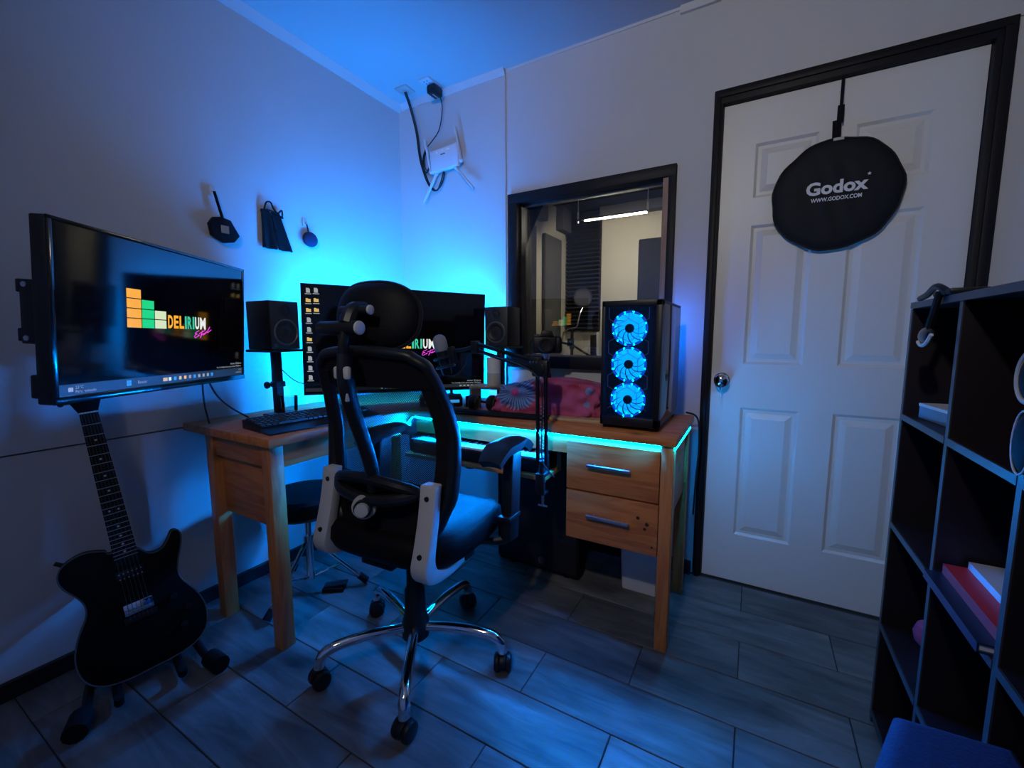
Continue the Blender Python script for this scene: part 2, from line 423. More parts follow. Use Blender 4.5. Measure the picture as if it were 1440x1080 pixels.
# left wall: the upper boarding stands 8 mm proud of the lower one (the dark horizontal seam)
struct(MB().box(XL - 0.1, XL, YR - 0.1, YB + 0.1, 0.748, H).box(XL - 0.1, XL - 0.007, YR - 0.1, YB + 0.1, 0.0, 0.742).box(XL - 0.1, XL - 0.03, YR - 0.1, YB + 0.1, 0.742, 0.748).build('wall_left', M_WALL, smooth=False))
# back wall with a window and a door opening
WX0, WX1, WZ0, WZ1 = -1.125, -0.362, 0.975, 1.790
DX0, DX1, DZ = -0.160, 0.618, 2.026
wb = MB()
wb.box(XL, WX0, YB, YB + 0.1, 0, H).box(WX0, WX1, YB, YB + 0.1, 0, WZ0).box(WX0, WX1, YB, YB + 0.1, WZ1, H)
wb.box(WX1, DX0, YB, YB + 0.1, 0, H).box(DX0, DX1, YB, YB + 0.1, DZ, H).box(DX1, XR, YB, YB + 0.1, 0, H)
struct(wb.build('wall_back', M_WALL, smooth=False))
struct(MB().box(XR, XR + 0.1, YR - 0.1, YB + 0.1, 0, H).build('wall_right', M_WALL, smooth=False))
struct(MB().box(XL, XR, YR - 0.1, YR, 0, H).build('wall_rear', M_WALL, smooth=False))
# proud panel in the corner behind the router, batten above the door, cornices
struct(MB().box(XL, -1.186, YB - 0.008, YB, 0.0, H).build('trim_1', M_WALL, smooth=False))
struct(MB().box(-0.186, XR, YB - 0.006, YB, DZ + 0.055, H).build('trim_2', M_WALL, smooth=False))
struct(MB().prism([(0, 0), (0.03, 0), (0.008, -0.035), (0, -0.035)], 0, YB - 0.008 - YR, mtx=T(XL, YB - 0.008, H) @ RX(90)).build('trim_3', M_TRIM, smooth=False))
struct(MB().prism([(0, 0), (0.022, 0), (0.006, -0.03), (0, -0.03)], 0, -1.186 - XL - 0.03, mtx=T(-1.186, YB - 0.008, H) @ RZ(-90) @ RX(90)).build('trim_4', M_TRIM, smooth=False))
struct(MB().box(-1.183, -0.34, YB - 0.006, YB, H - 0.012, H).box(-0.34, -0.186, YB - 0.014, YB, H - 0.03, H).build('trim_5', M_TRIM, smooth=False))
struct(MB().box(XL - 0.007, XL + 0.012, YR, YB - 0.035, 0, 0.055, bev=0.002).build('baseboard_left', M_BASE, smooth=False))
struct(MB().box(XL + 0.012, -0.20, YB - 0.033, YB - 0.02, 0, 0.055, bev=0.002).box(-1.186, -0.20, YB - 0.03, YB, 0, 0.055, bev=0.002).build('baseboard_back', M_BASE, smooth=False))
struct(MB().box(XR - 0.013, XR, YR, YB - 0.02, 0, 0.055, bev=0.002).build('baseboard_right', M_BASE, smooth=False))

# ---- door: black casing, six-panel slab, knob
d1 = struct(link('door_1', None, None, (0, YB, 0)))
cas = MB()
cas.box(DX0 - 0.032, DX0 + 0.004, -0.022, 0.095, 0, DZ + 0.055, bev=0.004)
cas.box(DX1 - 0.004, DX1 + 0.045, -0.022, 0.095, 0, DZ + 0.055, bev=0.004)
cas.box(DX0 - 0.032, DX1 + 0.045, -0.023, 0.095, DZ - 0.002, DZ + 0.055, bev=0.004)
cas.build('casing', M_BLACKWOOD, d1)
MB().box(DX0 - 0.024, DX0 - 0.006, -0.03, -0.02, 0, DZ + 0.03, bev=0.003).box(DX1 + 0.012, DX1 + 0.034, -0.03, -0.02, 0, DZ + 0.03, bev=0.003).box(DX0 - 0.024, DX1 + 0.034, -0.03, -0.02, DZ + 0.022, DZ + 0.044, bev=0.003).build('casing_bead', M_BLACKWOOD, d1)
# slab front as a relief: flat field with sunk, bevelled and raised panels
cols = [(-0.035, 0.173), (0.284, 0.492)]; rows = [(0.222, 0.790), (0.976, 1.540), (1.648, 1.856)]
slab = MB()
xs = [DX0 + 0.006, cols[0][0], cols[0][1], cols[1][0], cols[1][1], DX1 - 0.006]
zs = [0.006, rows[0][0], rows[0][1], rows[1][0], rows[1][1], rows[2][0], rows[2][1], DZ - 0.004]
yf = 0.004
for i in range(5):
    for j in range(7):
        if i in (1, 3) and j in (1, 3, 5): continue
        slab.raw([(xs[i], yf, zs[j]), (xs[i + 1], yf, zs[j]), (xs[i + 1], yf, zs[j + 1]), (xs[i], yf, zs[j + 1])], [(0, 1, 2, 3)])
slab.box(xs[0], xs[-1], yf + 0.012, yf + 0.04, zs[0], zs[-1])
so = slab.build('door_slab', M_DOOR, d1, smooth=False)
for (a, b_) in cols:
    for (c, e_) in rows:
        p = MB(); offs = [(0, 0.0), (0.010, 0.009), (0.022, 0.009), (0.045, 0.0015)]
        V = []
        for (i_, dy) in offs:
            V += [(a + i_, yf + dy, c + i_), (b_ - i_, yf + dy, c + i_), (b_ - i_, yf + dy, e_ - i_), (a + i_, yf + dy, e_ - i_)]
        F = []
        for q in range(3):
            for s_ in range(4): F.append((q * 4 + s_, q * 4 + (s_ + 1) % 4, q * 4 + 4 + (s_ + 1) % 4, q * 4 + 4 + s_))
        F.append((12, 13, 14, 15))
        p.raw(V, F); p.build('panel', M_DOOR, so, smooth=False)
MB().box(DX0 + 0.012, DX1 - 0.012, yf + 0.0405, yf + 0.052, zs[0], zs[-1]).build('door_back', M_DOOR, d1, smooth=False)
kn = MB().lathe([(0, 0), (0.032, 0), (0.032, 0.004), (0.026, 0.008), (0.012, 0.012), (0.012, 0.03), (0.022, 0.036), (0.029, 0.048), (0.027, 0.06), (0.016, 0.068), (0, 0.069)], 28, T(-0.112, yf, 0.905) @ RX(90)).build('door_knob', M_CHROME, d1)
tag(kn, 'chrome door knob')
MB().box(-0.1135, -0.1105, -0.058, -0.054, 0.835, 0.872).cyl((-0.112, -0.056, 0.868), (-0.112, -0.072, 0.895), 0.003).build('key', M_STEEL, kn)

# ---- window to the recording booth
w1 = struct(link('window_1', None, None, (0, YB, 0)))
fr = MB()
fr.box(WX0 - 0.042, WX0 + 0.012, -0.022, 0.102, 0.93, 1.832, bev=0.003)
fr.box(WX1 + 0.002, WX1 + 0.034, -0.022, 0.102, 0.93, 1.832, bev=0.003)
fr.box(WX0 - 0.042, WX1 + 0.034, -0.0225, 0.102, WZ1 - 0.008, 1.832, bev=0.003)
fr.box(WX0 - 0.042, WX1 + 0.034, -0.04, 0.102, 0.93, WZ0 + 0.012, bev=0.003)
fr.build('window_frame', M_BLACKWOOD, w1)
MB().box(WX1 - 0.022, WX1 + 0.002, -0.012, 0.1, WZ0 + 0.012, WZ1 - 0.008).build('reveal_board', M_BROWNWOOD, w1, smooth=False)
MB().box(WX0 + 0.012, WX0 + 0.02, 0.02, 0.1, WZ0 + 0.012, WZ1 - 0.008).build('reveal_board', M_BLACKWOOD, w1, smooth=False)
MB().box(WX0 + 0.013, WX1 - 0.023, -0.003, 0.003, -0.392, 0.392, mtx=T(0, 0.068, (WZ0 + WZ1) / 2 + 0.002) @ RX(1.2)).build('pane', M_GLASS, w1, smooth=False)
gb = MB()
gb.box(WX0 + 0.012, WX1 - 0.022, 0.040, 0.052, WZ1 - 0.016, WZ1 - 0.008).box(WX0 + 0.012, WX1 - 0.022, 0.050, 0.068, WZ0 + 0.012, WZ0 + 0.02)
gb.build('glazing_bead', M_STEEL, w1, smooth=False)

# ---- the recording booth behind the glass
M_BOOTH = mat('booth_plaster', (0.52, 0.48, 0.38), 0.8, var=0.06, scale=3)
M_FOAM = mat('charcoal_foam', (0.010, 0.010, 0.012), 0.9, var=0.3, scale=50, bump=0.4, bscale=90)
M_FOAMG = mat('grey_felt', (0.075, 0.073, 0.068), 0.9, var=0.15, scale=40, bump=0.3, bscale=120)
BX0, BX1, BY0, BY1, BH = -1.30, 0.10, YB + 0.1, 3.182, 2.30
struct(MB().box(BX0 - 0.08, BX0, BY0, BY1 + 0.08, 0, BH).build('wall_booth_left', M_BOOTH, smooth=False))
struct(MB().box(BX0, BX1, BY1, BY1 + 0.08, 0, BH).build('wall_booth_back', M_BOOTH, smooth=False))
struct(MB().box(BX1, BX1 + 0.08, BY0, BY1 + 0.08, 0, BH).build('wall_booth_right', M_BOOTH, smooth=False))
struct(MB().box(BX0, BX1, BY0, BY1, -0.05, 0.0).build('floor_booth', M_GROUT, smooth=False))
struct(MB().box(BX0 - 0.08, BX1 + 0.08, BY0, BY1 + 0.08, BH, BH + 0.06).build('ceiling_booth', M_BOOTH, smooth=False))
def panel(x0, x1, y0, y1, z0, z1, m, label, nm='acoustic_panel', cat='acoustic panel', bev=0.008):
    o = MB().box(x0, x1, y0, y1, z0, z1, bev=bev).build(nm, m)
    # origin at its base
    return tag(o, label, cat, 'acoustic panels in the booth')
panel(BX0, BX0 + 0.045, 2.20, 2.552, 0.55, 1.797, M_FOAM, 'dark tall acoustic panel on the booth side wall, nearest to the window frame')
panel(BX0, BX0 + 0.03, 2.716, 3.0, 0.55, 1.792, M_FOAMG, 'grey felt tall acoustic panel on the booth side wall between two cream strips')
# ridged black foam panel on the back wall
bp_ = thing('ridged_acoustic_panel', 'wide black ridged foam panel on the booth back wall behind the pop filter', 'acoustic panel', (-1.16, BY1, 1.13), group='acoustic panels in the booth')
MB().box(-0.128, 0.133, -0.03, 0, 0.0, 1.17).build('backing', M_FOAM, bp_, smooth=False)
rm_ = MB().prism([(-0.03, 0), (-0.03, 0.03), (-0.062, 0.015)], -0.128, 0.133, mtx=Matrix(((0, 0, 1, 0), (1, 0, 0, 0), (0, 1, 0, 0), (0, 0, 0, 1)))).mesh('ridge', M_FOAM, smooth=False)
for i in range(38): link('ridge', rm_, bp_, (0, 0, 0.006 + i * 0.0305))
panel(-0.745, -0.42, BY1 - 0.05, BY1, 0.7, 1.768, M_FOAM, 'short black acoustic panel on the booth back wall above the computer tower')
# dark foam blocks along the top of the side wall and the black ceiling cloud
for (a, b_, lab) in ((2.562, 2.692, 'charcoal foam block under the booth ceiling, the one nearer the window'), (2.952, 3.11, 'charcoal foam block under the booth ceiling, the one nearer the back corner')):
    tag(MB().box(BX0, BX0 + 0.06, a, b_, 1.858, 2.02, bev=0.004).build('foam_block', M_FOAMG), lab, 'foam block', 'foam blocks in the booth')
tag(MB().box(BX0 + 0.001, -0.35, 2.25, BY1 - 0.001, 2.02, 2.05).build('ceiling_cloud', M_FOAM, smooth=False), 'black acoustic cloud panel under the booth ceiling', 'acoustic panel')
tag(MB().box(-1.02, BX1, BY1 - 0.09, BY1 - 0.001, 1.955, 2.02, bev=0.003).build('foam_beam', M_FOAMG), 'long grey foam strip along the top of the booth back wall', 'acoustic panel')
# linear pendant: slim lit bar on two white hangers
lp = thing('pendant_lamp', 'slim linear white pendant lamp hanging inside the booth', 'lamp', (-0.79, 2.68, 1.822))
MB().box(-0.19, 0.195, -0.0045, 0.0045, -0.0025, 0.003, bev=0.0005).build('lit_bar', emit('booth_light', (1.0, 0.93, 0.80), BOOTH_LAMP), lp)
for sx in (-0.235, 0.2):
    MB().cyl((sx, 0, -0.01), (sx, 0, 0.06), 0.006, n=10).cyl((sx, 0, 0.05), (sx, 0, 0.198), 0.0025, n=8).build('hanger', M_WHITEPL, lp)
MB().box(-0.24, 0.205, -0.012, 0.012, 0.004, 0.012).build('housing', M_BLACK, lp, smooth=False)
# microphone stand with pop filter in the booth
ms = thing('booth_microphone_stand', 'black microphone stand with round pop filter inside the booth', 'microphone stand', (-1.135, 2.88, 0))
MB().lathe([(0, 0), (0.09, 0), (0.09, 0.012), (0.02, 0.03), (0, 0.03)], 28).build('base', M_BLACK, ms)
MB().cyl((0, 0, 0.02), (0, 0, 1.14), 0.011, n=12).build('pole', M_BLACK, ms)
MB().box(-0.03, 0.012, -0.02, 0.02, 1.02, 1.075, bev=0.005).cyl((0.0, 0, 1.0), (0, 0, 1.02), 0.018).build('clamp', M_BLACK, ms)
MB().tube([(-0.12, 0, 1.055), (0.0, 0, 1.03), (0.14, 0, 0.95)], 0.008, n=8).build('boom', M_BLACK, ms)
MB().tube(spline([(-0.06, -0.02, 1.06), (-0.055, -0.03, 1.11), (-0.01, -0.05, 1.14), (0.05, -0.05, 1.155), (0.062, -0.05, 1.19), (0.07, -0.03, 1.25), (0.077, 0, 1.29)], 6), 0.004, n=6).build('gooseneck', M_STEEL, ms)
pf = MB().lathe([(0.058, -0.006), (0.066, -0.006), (0.066, 0.006), (0.058, 0.006), (0.058, -0.006)], 36, T(0.077, 0, 1.361) @ RZ(22) @ RX(90)).build('pop_filter_ring', M_BLACK, ms)
MB().lathe([(0, 0.001), (0.059, 0.001), (0.059, -0.001), (0, -0.001)], 36, T(0.077, 0, 1.361) @ RZ(22) @ RX(90)).build('pop_filter_screen', mat('pop_filter_mesh', (0.05, 0.05, 0.06), 0.8), pf)
# two guitars leaning in the booth: only headstock and necks rise above the sill
for (x, yv, lean, lab) in ((-0.871, 2.60, 7, 'acoustic guitar with reddish headstock standing in the booth'), (-0.985, 3.03, -1, 'second guitar neck with pale edge standing in the booth beside the reddish headstock')):
    g_ = thing('booth_guitar', lab, 'guitar', (x, yv, 0.0), group='guitars in the booth')
    R_ = RY(lean)
    MB().prism([(-0.18, 0.0), (-0.1, -0.09), (0.1, -0.09), (0.18, 0.0), (0.19, 0.08), (0.11, 0.2), (0.13, 0.3), (0.08, 0.4), (-0.08, 0.4), (-0.13, 0.3), (-0.11, 0.2), (-0.19, 0.08)], -0.045, 0.045, bev=0.006, mtx=R_ @ T(0, 0, 0.10) @ RX(90)).build('body', M_BROWNWOOD, g_)
    hh = 1.135 if lean > 0 else 1.10
    MB().box(-0.024, 0.024, -0.07, -0.045, 0.45, hh, bev=0.004, mtx=R_).build('neck', M_BLACKWOOD, g_)
    if lean > 0:
        hs = MB().box(-0.03, 0.03, -0.066, -0.05, hh, hh + 0.085, bev=0.004, mtx=R_).build('headstock', mat('red_headstock', (0.30, 0.05, 0.045), 0.4), g_)
        for sx in (-1, 1):
            for q in range(3): MB().ball((sx * 0.036, -0.058, hh + 0.015 + q * 0.026), 0.007, n=10, mtx=R_).build('tuner', M_STEEL, hs)
    else:
        MB().box(0.024, 0.030, -0.071, -0.04, 0.45, hh + 0.02, mtx=R_).build('binding', M_WHITEPL, g_, smooth=False)

# ---- flush ceiling lamp behind the camera (neutral light of the room)
cl = thing('ceiling_lamp', 'square flush white ceiling lamp behind the viewer', 'lamp', (-0.35, -0.55, H))
MB().box(-0.17, 0.17, -0.17, 0.17, -0.03, 0, bev=0.004).build('frame', M_WHITEPL, cl)
MB().box(-0.155, 0.155, -0.155, 0.155, -0.034, -0.0305).build('diffuser', emit('ceiling_lamp_light', (1.0, 0.90, 0.78), CEILING_LAMP), cl, smooth=False)
# added fixture behind the camera: neutral fill for the back and left walls
sp_ = thing('added_fill_spot', 'added black ceiling spotlight behind the viewer, fill light for the back wall', 'lamp', (-0.30, -0.75, H))
MB().lathe([(0, -0.02), (0.05, -0.02), (0.05, -0.0005), (0, -0.0005)], 24).build('canopy', M_BLACK, sp_)
MB().cyl((0, 0, -0.02), (0, 0, -0.08), 0.008, n=10).build('stem', M_BLACK, sp_)
aim = Vector((-0.60, 2.0, 1.70)) - Vector((-0.30, -0.75, H - 0.12))
q_ = Vector((0, 0, -1)).rotation_difference(aim.normalized())
MB().lathe([(0.028, 0.05), (0.040, 0.04), (0.045, -0.06), (0.042, -0.06), (0.036, 0.03), (0, 0.035)], 24, T(0, 0, -0.12) @ q_.to_matrix().to_4x4()).build('fill_spot_head', M_BLACK, sp_)
sl_ = bpy.data.lights.new('spot', 'SPOT'); sl_.energy = FILL_SPOT_W; sl_.color = (1.0, 0.94, 0.86); sl_.spot_size = rad(106); sl_.spot_blend = 1.0; sl_.shadow_soft_size = 0.045
so_ = link('fill_spot_light', sl_, sp_, tuple(Vector((0, 0, -0.12)) + aim.normalized() * 0.05)); so_.rotation_mode = 'QUATERNION'; so_.rotation_quaternion = q_
# ================================================================== DESK
dk = thing('corner_desk', 'L-shaped pine corner desk with two drawers and a keyboard tray', 'desk', (0, 0, 0))
TZ = 0.765
MB().box(-1.915, -0.200, 1.432, 1.895, TZ - 0.03, TZ, bev=0.003).build('main_worktop', M_PINE, dk)
MB().box(-1.915, -1.352, 0.785, 1.4315, TZ - 0.03, TZ, bev=0.003).build('side_worktop', M_PINEY, dk)
def leg(x0, x1, y0, y1): MB().box(x0, x1, y0, y1, 0.0, TZ - 0.03, bev=0.004).build('leg', M_PINEZ, dk)
leg(-1.428, -1.378, 0.800, 0.850)
leg(-1.788, -1.740, 0.800, 0.850)
leg(-0.250, -0.208, 1.446, 1.490)
leg(-0.254, -0.212, 1.836, 1.882)
leg(-1.905, -1.85, 1.83, 1.885)
MB().box(-1.740, -1.428, 0.812, 0.845, 0.655, TZ - 0.03, bev=0.002).build('end_rail', M_PINE, dk)
MB().box(-1.740, -1.428, 0.832, 0.848, 0.430, 0.655, bev=0.002).build('end_panel', M_PINE, dk)
MB().box(-1.400, -1.379, 0.850, 1.448, 0.652, TZ - 0.03, bev=0.002).build('side_apron', M_PINEY, dk)
MB().box(-0.224, -0.2065, 1.491, 1.835, 0.7125, TZ - 0.03).build('side_rail', M_PINEY, dk, smooth=False)
MB().box(-0.245, -0.224, 1.490, 1.836, 0.455, TZ - 0.03, bev=0.002).build('end_panel', M_PINEY, dk)
MB().box(-1.372, -0.252, 1.4540, 1.466, 0.7125, TZ - 0.03).box(-1.372, -0.587, 1.4540, 1.466, 0.662, 0.7125).build('front_apron', M_PINE, dk, smooth=False)
MB().box(-1.372, -0.60, 1.80, 1.82, 0.60, TZ - 0.03, bev=0.002).build('rear_rail', M_PINE, dk)
# drawer cabinet
MB().box(-0.585, -0.567, 1.474, 1.835, 0.335, TZ - 0.03).box(-0.271, -0.253, 1.492, 1.835, 0.335, TZ - 0.03).box(-0.567, -0.271, 1.80, 1.835, 0.335, TZ - 0.03).box(-0.567, -0.271, 1.492, 1.80, 0.335, 0.35).build('drawer_carcass', M_PINE, dk, smooth=False)
for (z0, z1) in ((0.531, 0.712), (0.340, 0.525)):
    dr = MB().box(-0.585, -0.2515, 1.446, 1.464, z0, z1, bev=0.0025).build('drawer', M_PINE, dk)
    zc = (z0 + z1) / 2 + 0.012
    hm = MB().box(-0.500, -0.345, 1.418, 1.430, zc - 0.005, zc + 0.005, bev=0.002)
    for hx in (-0.475, -0.37): hm.cyl((hx, 1.428, zc), (hx, 1.447, zc), 0.004, n=10)
    tag(hm.build('handle', M_STEEL, dr), 'slim steel bar handle')
M_KNOT = mat('wood_knot', (0.035, 0.014, 0.008), 0.6)
for (kx, kz, kr) in ((-0.318, 0.468, 0.0065), (-0.287, 0.450, 0.007), (-0.294, 0.432, 0.006), (-0.268, 0.372, 0.004)):
    MB().lathe([(0, 0), (kr, 0), (kr * 0.9, 0.0007), (0, 0.0009)], 14, T(kx, 1.4462, kz) @ RX(90)).build('knot', M_KNOT, dr)
# keyboard tray on black rails
MB().box(-1.325, -0.640, 1.372, 1.74, 0.566, 0.582, bev=0.002).build('keyboard_tray', M_PINE, dk)
MB().box(-1.34, -1.326, 1.42, 1.74, 0.58, TZ - 0.03).box(-0.639, -0.622, 1.48, 1.74, 0.58, TZ - 0.03).build('tray_rail', M_BLACK, dk, smooth=False)
MB().box(-1.07, -1.03, 1.745, 1.785, 0.0, TZ - 0.03, bev=0.003).build('centre_post', M_BLACK, dk)

# ---- cyan LED strip under the front and right edge
M_LEDC = emit('cyan_led', (0.0, 0.205, 1.0), DESK_LED)
M_LEDT = mat('led_tape', (0.6, 0.7, 0.75), 0.5)
ls = thing('desk_led_strip', 'glowing cyan LED strip under the front edge of the pine desk', 'led strip', (0, 0, TZ - 0.03))
MB().box(-1.365, -0.252, 1.4525, 1.4538, -0.009, -0.0045).box(-0.2064, -0.2052, 1.45, 1.82, -0.009, -0.0045).build('tape', M_LEDT, ls, smooth=False)
lm_ = MB().box(-0.009, 0.009, -0.0020, 0.0, -0.0085, -0.0050, bev=0.0006, seg=1).mesh('diode', M_LEDC)
lm2_ = lm_.copy(); lm2_.materials[0] = emit('cyan_led_dim', (0.0, 0.30, 1.0), DESK_LED * 0.22)
n_ = 49
for i in range(n_): link('diode', lm_, ls, (-1.355 + (1.355 - 0.263) * i / (n_ - 1), 1.4524, 0))
for i in range(15): link('diode', lm_, ls, (-0.2051, 1.455 + 0.352 * i / 14, 0), (0, 0, PI / 2)).data = lm2_
tl_ = MB(); tl_.tube(spline([(-1.325, 1.425, -0.004), (-1.345, 1.418, -0.03), (-1.33, 1.425, -0.055), (-1.35, 1.43, -0.08), (-1.338, 1.44, -0.10)], 6), 0.005, n=8, flat=0.4)
tl_.build('loose_end', M_LEDC, ls)

# ================================================================== SCREEN CONTENT
M_OR = emit('lit_orange', (1.0, 0.43, 0.025), 0.95); M_GR = emit('lit_green', (0.01, 0.72, 0.23), 0.9)
M_PW = emit('lit_pale', (0.78, 0.92, 0.58), 0.85); M_TEAL = emit('lit_teal', (0.05, 0.62, 0.38), 0.9)
M_LW = emit('lit_white', (0.9, 0.92, 0.9), 0.9); M_PINK = emit('lit_pink', (0.85, 0.06, 0.75), 1.0)
M_TASK = emit('lit_taskbar', (0.055, 0.075, 0.085), 0.22); M_LB = emit('lit_icon_blue', (0.05, 0.35, 0.8), 0.8)
M_LY = emit('lit_icon_yellow', (0.9, 0.62, 0.18), 0.7); M_LG = emit('lit_grey', (0.5, 0.55, 0.58), 0.6)
def quad(par, x0, x1, z0, z1, y, m, name): return MB().raw([(x0, y, z0), (x1, y, z0), (x1, y, z1), (x0, y, z1)], [(0, 1, 2, 3)]).build(name, m, par, smooth=False)
def letter(par, ch, x0, x1, z0, z1, y, m):
    t = text_mb(ch, 1.0, bold=0.035)
    xs_ = [v.co.x for v in t.bm.verts]; zs_ = [v.co.z for v in t.bm.verts]
    a, b, c, d = min(xs_), max(xs_), min(zs_), max(zs_)
    for v in t.bm.verts:
        v.co.x = x0 + (v.co.x - a) / (b - a) * (x1 - x0); v.co.z = z0 + (v.co.z - c) / (d - c) * (z1 - z0); v.co.y = y
    return t.build('letter', m, par, smooth=False)
def logo(par, s, y, ox=0, oz=0):
    for (x0, x1, n, m) in ((-0.165, -0.118, 4, M_OR), (-0.1155, -0.073, 3, M_GR), (-0.0705, -0.028, 2, M_PW)):
        for r_ in range(n):
            z = -0.028 + r_ * 0.027
            quad(par, ox + x0 * s, ox + x1 * s, oz + z * s, oz + (z + 0.0245) * s, y, m, 'logo_bar')
    x = -0.021; unit = 0.0222
    for ch, m in zip('DELIRIUM', (M_OR, M_OR, M_OR, M_TEAL, M_TEAL, M_TEAL, M_LW, M_LW)):
        w = {'I': 0.0075, 'M': 0.0275}.get(ch, 0.0195)
        letter(par, ch, ox + x * s, ox + (x + w) * s, oz - 0.026 * s, oz + 0.014 * s, y, m); x += w + 0.0038
    # handwritten pink word below
    st = [[(0.112, -0.030), (0.098, -0.036), (0.094, -0.041), (0.103, -0.041), (0.092, -0.047), (0.093, -0.054), (0.103, -0.050), (0.111, -0.044), (0.108, -0.049), (0.113, -0.045)],
          [(0.128, -0.030), (0.118, -0.054), (0.124, -0.044), (0.131, -0.040), (0.130, -0.045), (0.137, -0.038), (0.136, -0.043), (0.146, -0.034), (0.142, -0.040), (0.150, -0.033), (0.154, -0.036), (0.172, -0.026)],
          [(0.113, -0.040), (0.142, -0.028)], [(0.152, -0.034), (0.166, -0.016)]]
    m_ = MB()
    for q in st: m_.tube([(ox + p.x * s, y - 0.0006, oz + p.y * s) for p in spline([(a, b, 0) for a, b in q], 5)], 0.0011 * s, n=5)
    m_.build('script_word', M_PINK, par)
def tiny_text(par, body, x, z, size, y, m, name='screen_text', align='LEFT'):
    t = text_mb(body, size, align=align)
    for v in t.bm.verts: v.co.x += x; v.co.z += z; v.co.y = y
    return t.build(name, m, par, smooth=False)

# ================================================================== TELEVISION on a swing arm
TVW, TVH = 0.73, 0.427
tv = thing('television', 'wall-mounted flat television showing the bar logo above the guitar', 'television', (-1.569, 0.642, 1.150), (0.061, 0.015, rad(90) + 0.545))
MB().box(-TVW / 2, TVW / 2, 0.0, 0.035, -TVH / 2, TVH / 2, bev=0.004).box(-0.26, 0.26, 0.035, 0.065, -0.19, 0.12, bev=0.012).build('housing', M_BLACK, tv)
bz = MB(); a, b, c = TVW / 2, TVH / 2, 0.012
bz.box(-a, a, -0.004, 0.001, b - 0.009, b, bev=0.001).box(-a, -a + 0.012, -0.004, 0.001, -b, b, bev=0.001).box(a - 0.010, a, -0.004, 0.001, -b, b, bev=0.001).box(-a, a, -0.006, 0.001, -b, -b + 0.017, bev=0.002)
bz.build('bezel', M_BLACKGLOSS, tv)
sc_ = MB().box(-a + 0.0125, a - 0.0105, -0.0015, -0.0005, -b + 0.0175, b - 0.0095).build('screen', M_SCREEN, tv, smooth=False)
YS = -0.0020
logo(sc_, 1.0, YS)
quad(sc_, -a + 0.013, a - 0.011, -0.195, -0.168, YS + 0.0003, M_TASK, 'taskbar')
quad(sc_, -0.331, -0.319, -0.186, -0.176, YS, M_LG, 'taskbar_icon')
tiny_text(sc_, '23°C', -0.314, -0.180, 0.010, YS, M_LG); tiny_text(sc_, 'Parc. soleado', -0.314, -0.190, 0.010, YS, M_LG)
for i in range(2):
    for j in range(2): quad(sc_, -0.172 + i * 0.0078, -0.165 + i * 0.0078, -0.188 + j * 0.0078, -0.181 + j * 0.0078, YS, M_LB, 'start_icon')
tiny_text(sc_, 'Buscar', -0.136, -0.185, 0.012, YS, M_LG)
for i, m in enumerate((M_LY, M_LW, M_LB, M_LY, M_OR, M_LG, M_LB, M_LG, M_LG, M_LG, M_LB)):
    x = -0.045 + i * 0.0215
    quad(sc_, x, x + (0.017 if i == 0 else 0.0105), -0.187, -0.1765, YS, m, 'taskbar_icon')
tiny_text(sc_, 'Activar Windows', 0.347, -0.153, 0.0095, YS, M_LG, align='RIGHT'); tiny_text(sc_, 'Ve a Configuración para activar Windows.', 0.347, -0.163, 0.0085, YS, M_LG, align='RIGHT')
tiny_text(sc_, '19:53', 0.347, -0.178, 0.008, YS, M_LG, align='RIGHT'); tiny_text(sc_, '14/09/2023', 0.347, -0.188, 0.008, YS, M_LG, align='RIGHT')
# mounting plate that peeks out at the near side, and the arm back to the wall
br = MB().box(-0.362, -0.352, 0.03, 0.066, -0.075, 0.070, bev=0.003).box(-0.362, 0.2, 0.064, 0.074, 0.04, 0.07, bev=0.003).box(-0.362, 0.2, 0.064, 0.074, -0.07, -0.04, bev=0.003).build('mounting_plate', M_BLACK, tv)
for z in (0.058, -0.062): MB().cyl((-0.3625, 0.053, z), (-0.3645, 0.053, z), 0.006, n=12).build('bolt', M_STEEL, br)
MB().box(-0.366, -0.34, 0.03, 0.048, -0.20, -0.145, bev=0.004).build('side_connector', M_BLACK, tv)
am = MB()
am.tube([(0.02, 0.07, 0.0), (0.10, 0.15, 0.0), (0.13, 0.20, 0.0)], 0.02, n=10).box(-0.02, 0.06, 0.062, 0.08, -0.09, 0.09, bev=0.003)
am.build('swing_arm', M_BLACK, tv)
tag(MB().box(XL, XL + 0.02, 0.74, 0.90, 1.05, 1.25, bev=0.003).tube([(XL + 0.02, 0.82, 1.15), (XL + 0.11, 0.80, 1.15)], 0.022, n=10).build('wall_bracket', M_BLACK), 'black metal wall bracket behind the television', 'bracket')
tag(MB().tube(spline([(-1.765, 0.80, 0.965), (-1.795, 0.81, 0.90), (-1.80, 0.815, 0.83), (-1.79, 0.82, 0.768)], 6), 0.0035, n=6).build('television_cable', M_CABLE), 'black cable hanging straight down from the television to the desk end', 'cable', 'television cables')
tag(MB().tube(spline([(-1.772, 0.81, 0.965), (-1.79, 0.85, 0.88), (-1.795, 0.90, 0.82), (-1.78, 0.96, 0.769)], 6), 0.0035, n=6).build('television_cable', M_CABLE), 'black cable slanting from the television towards the computer keyboard', 'cable', 'television cables')

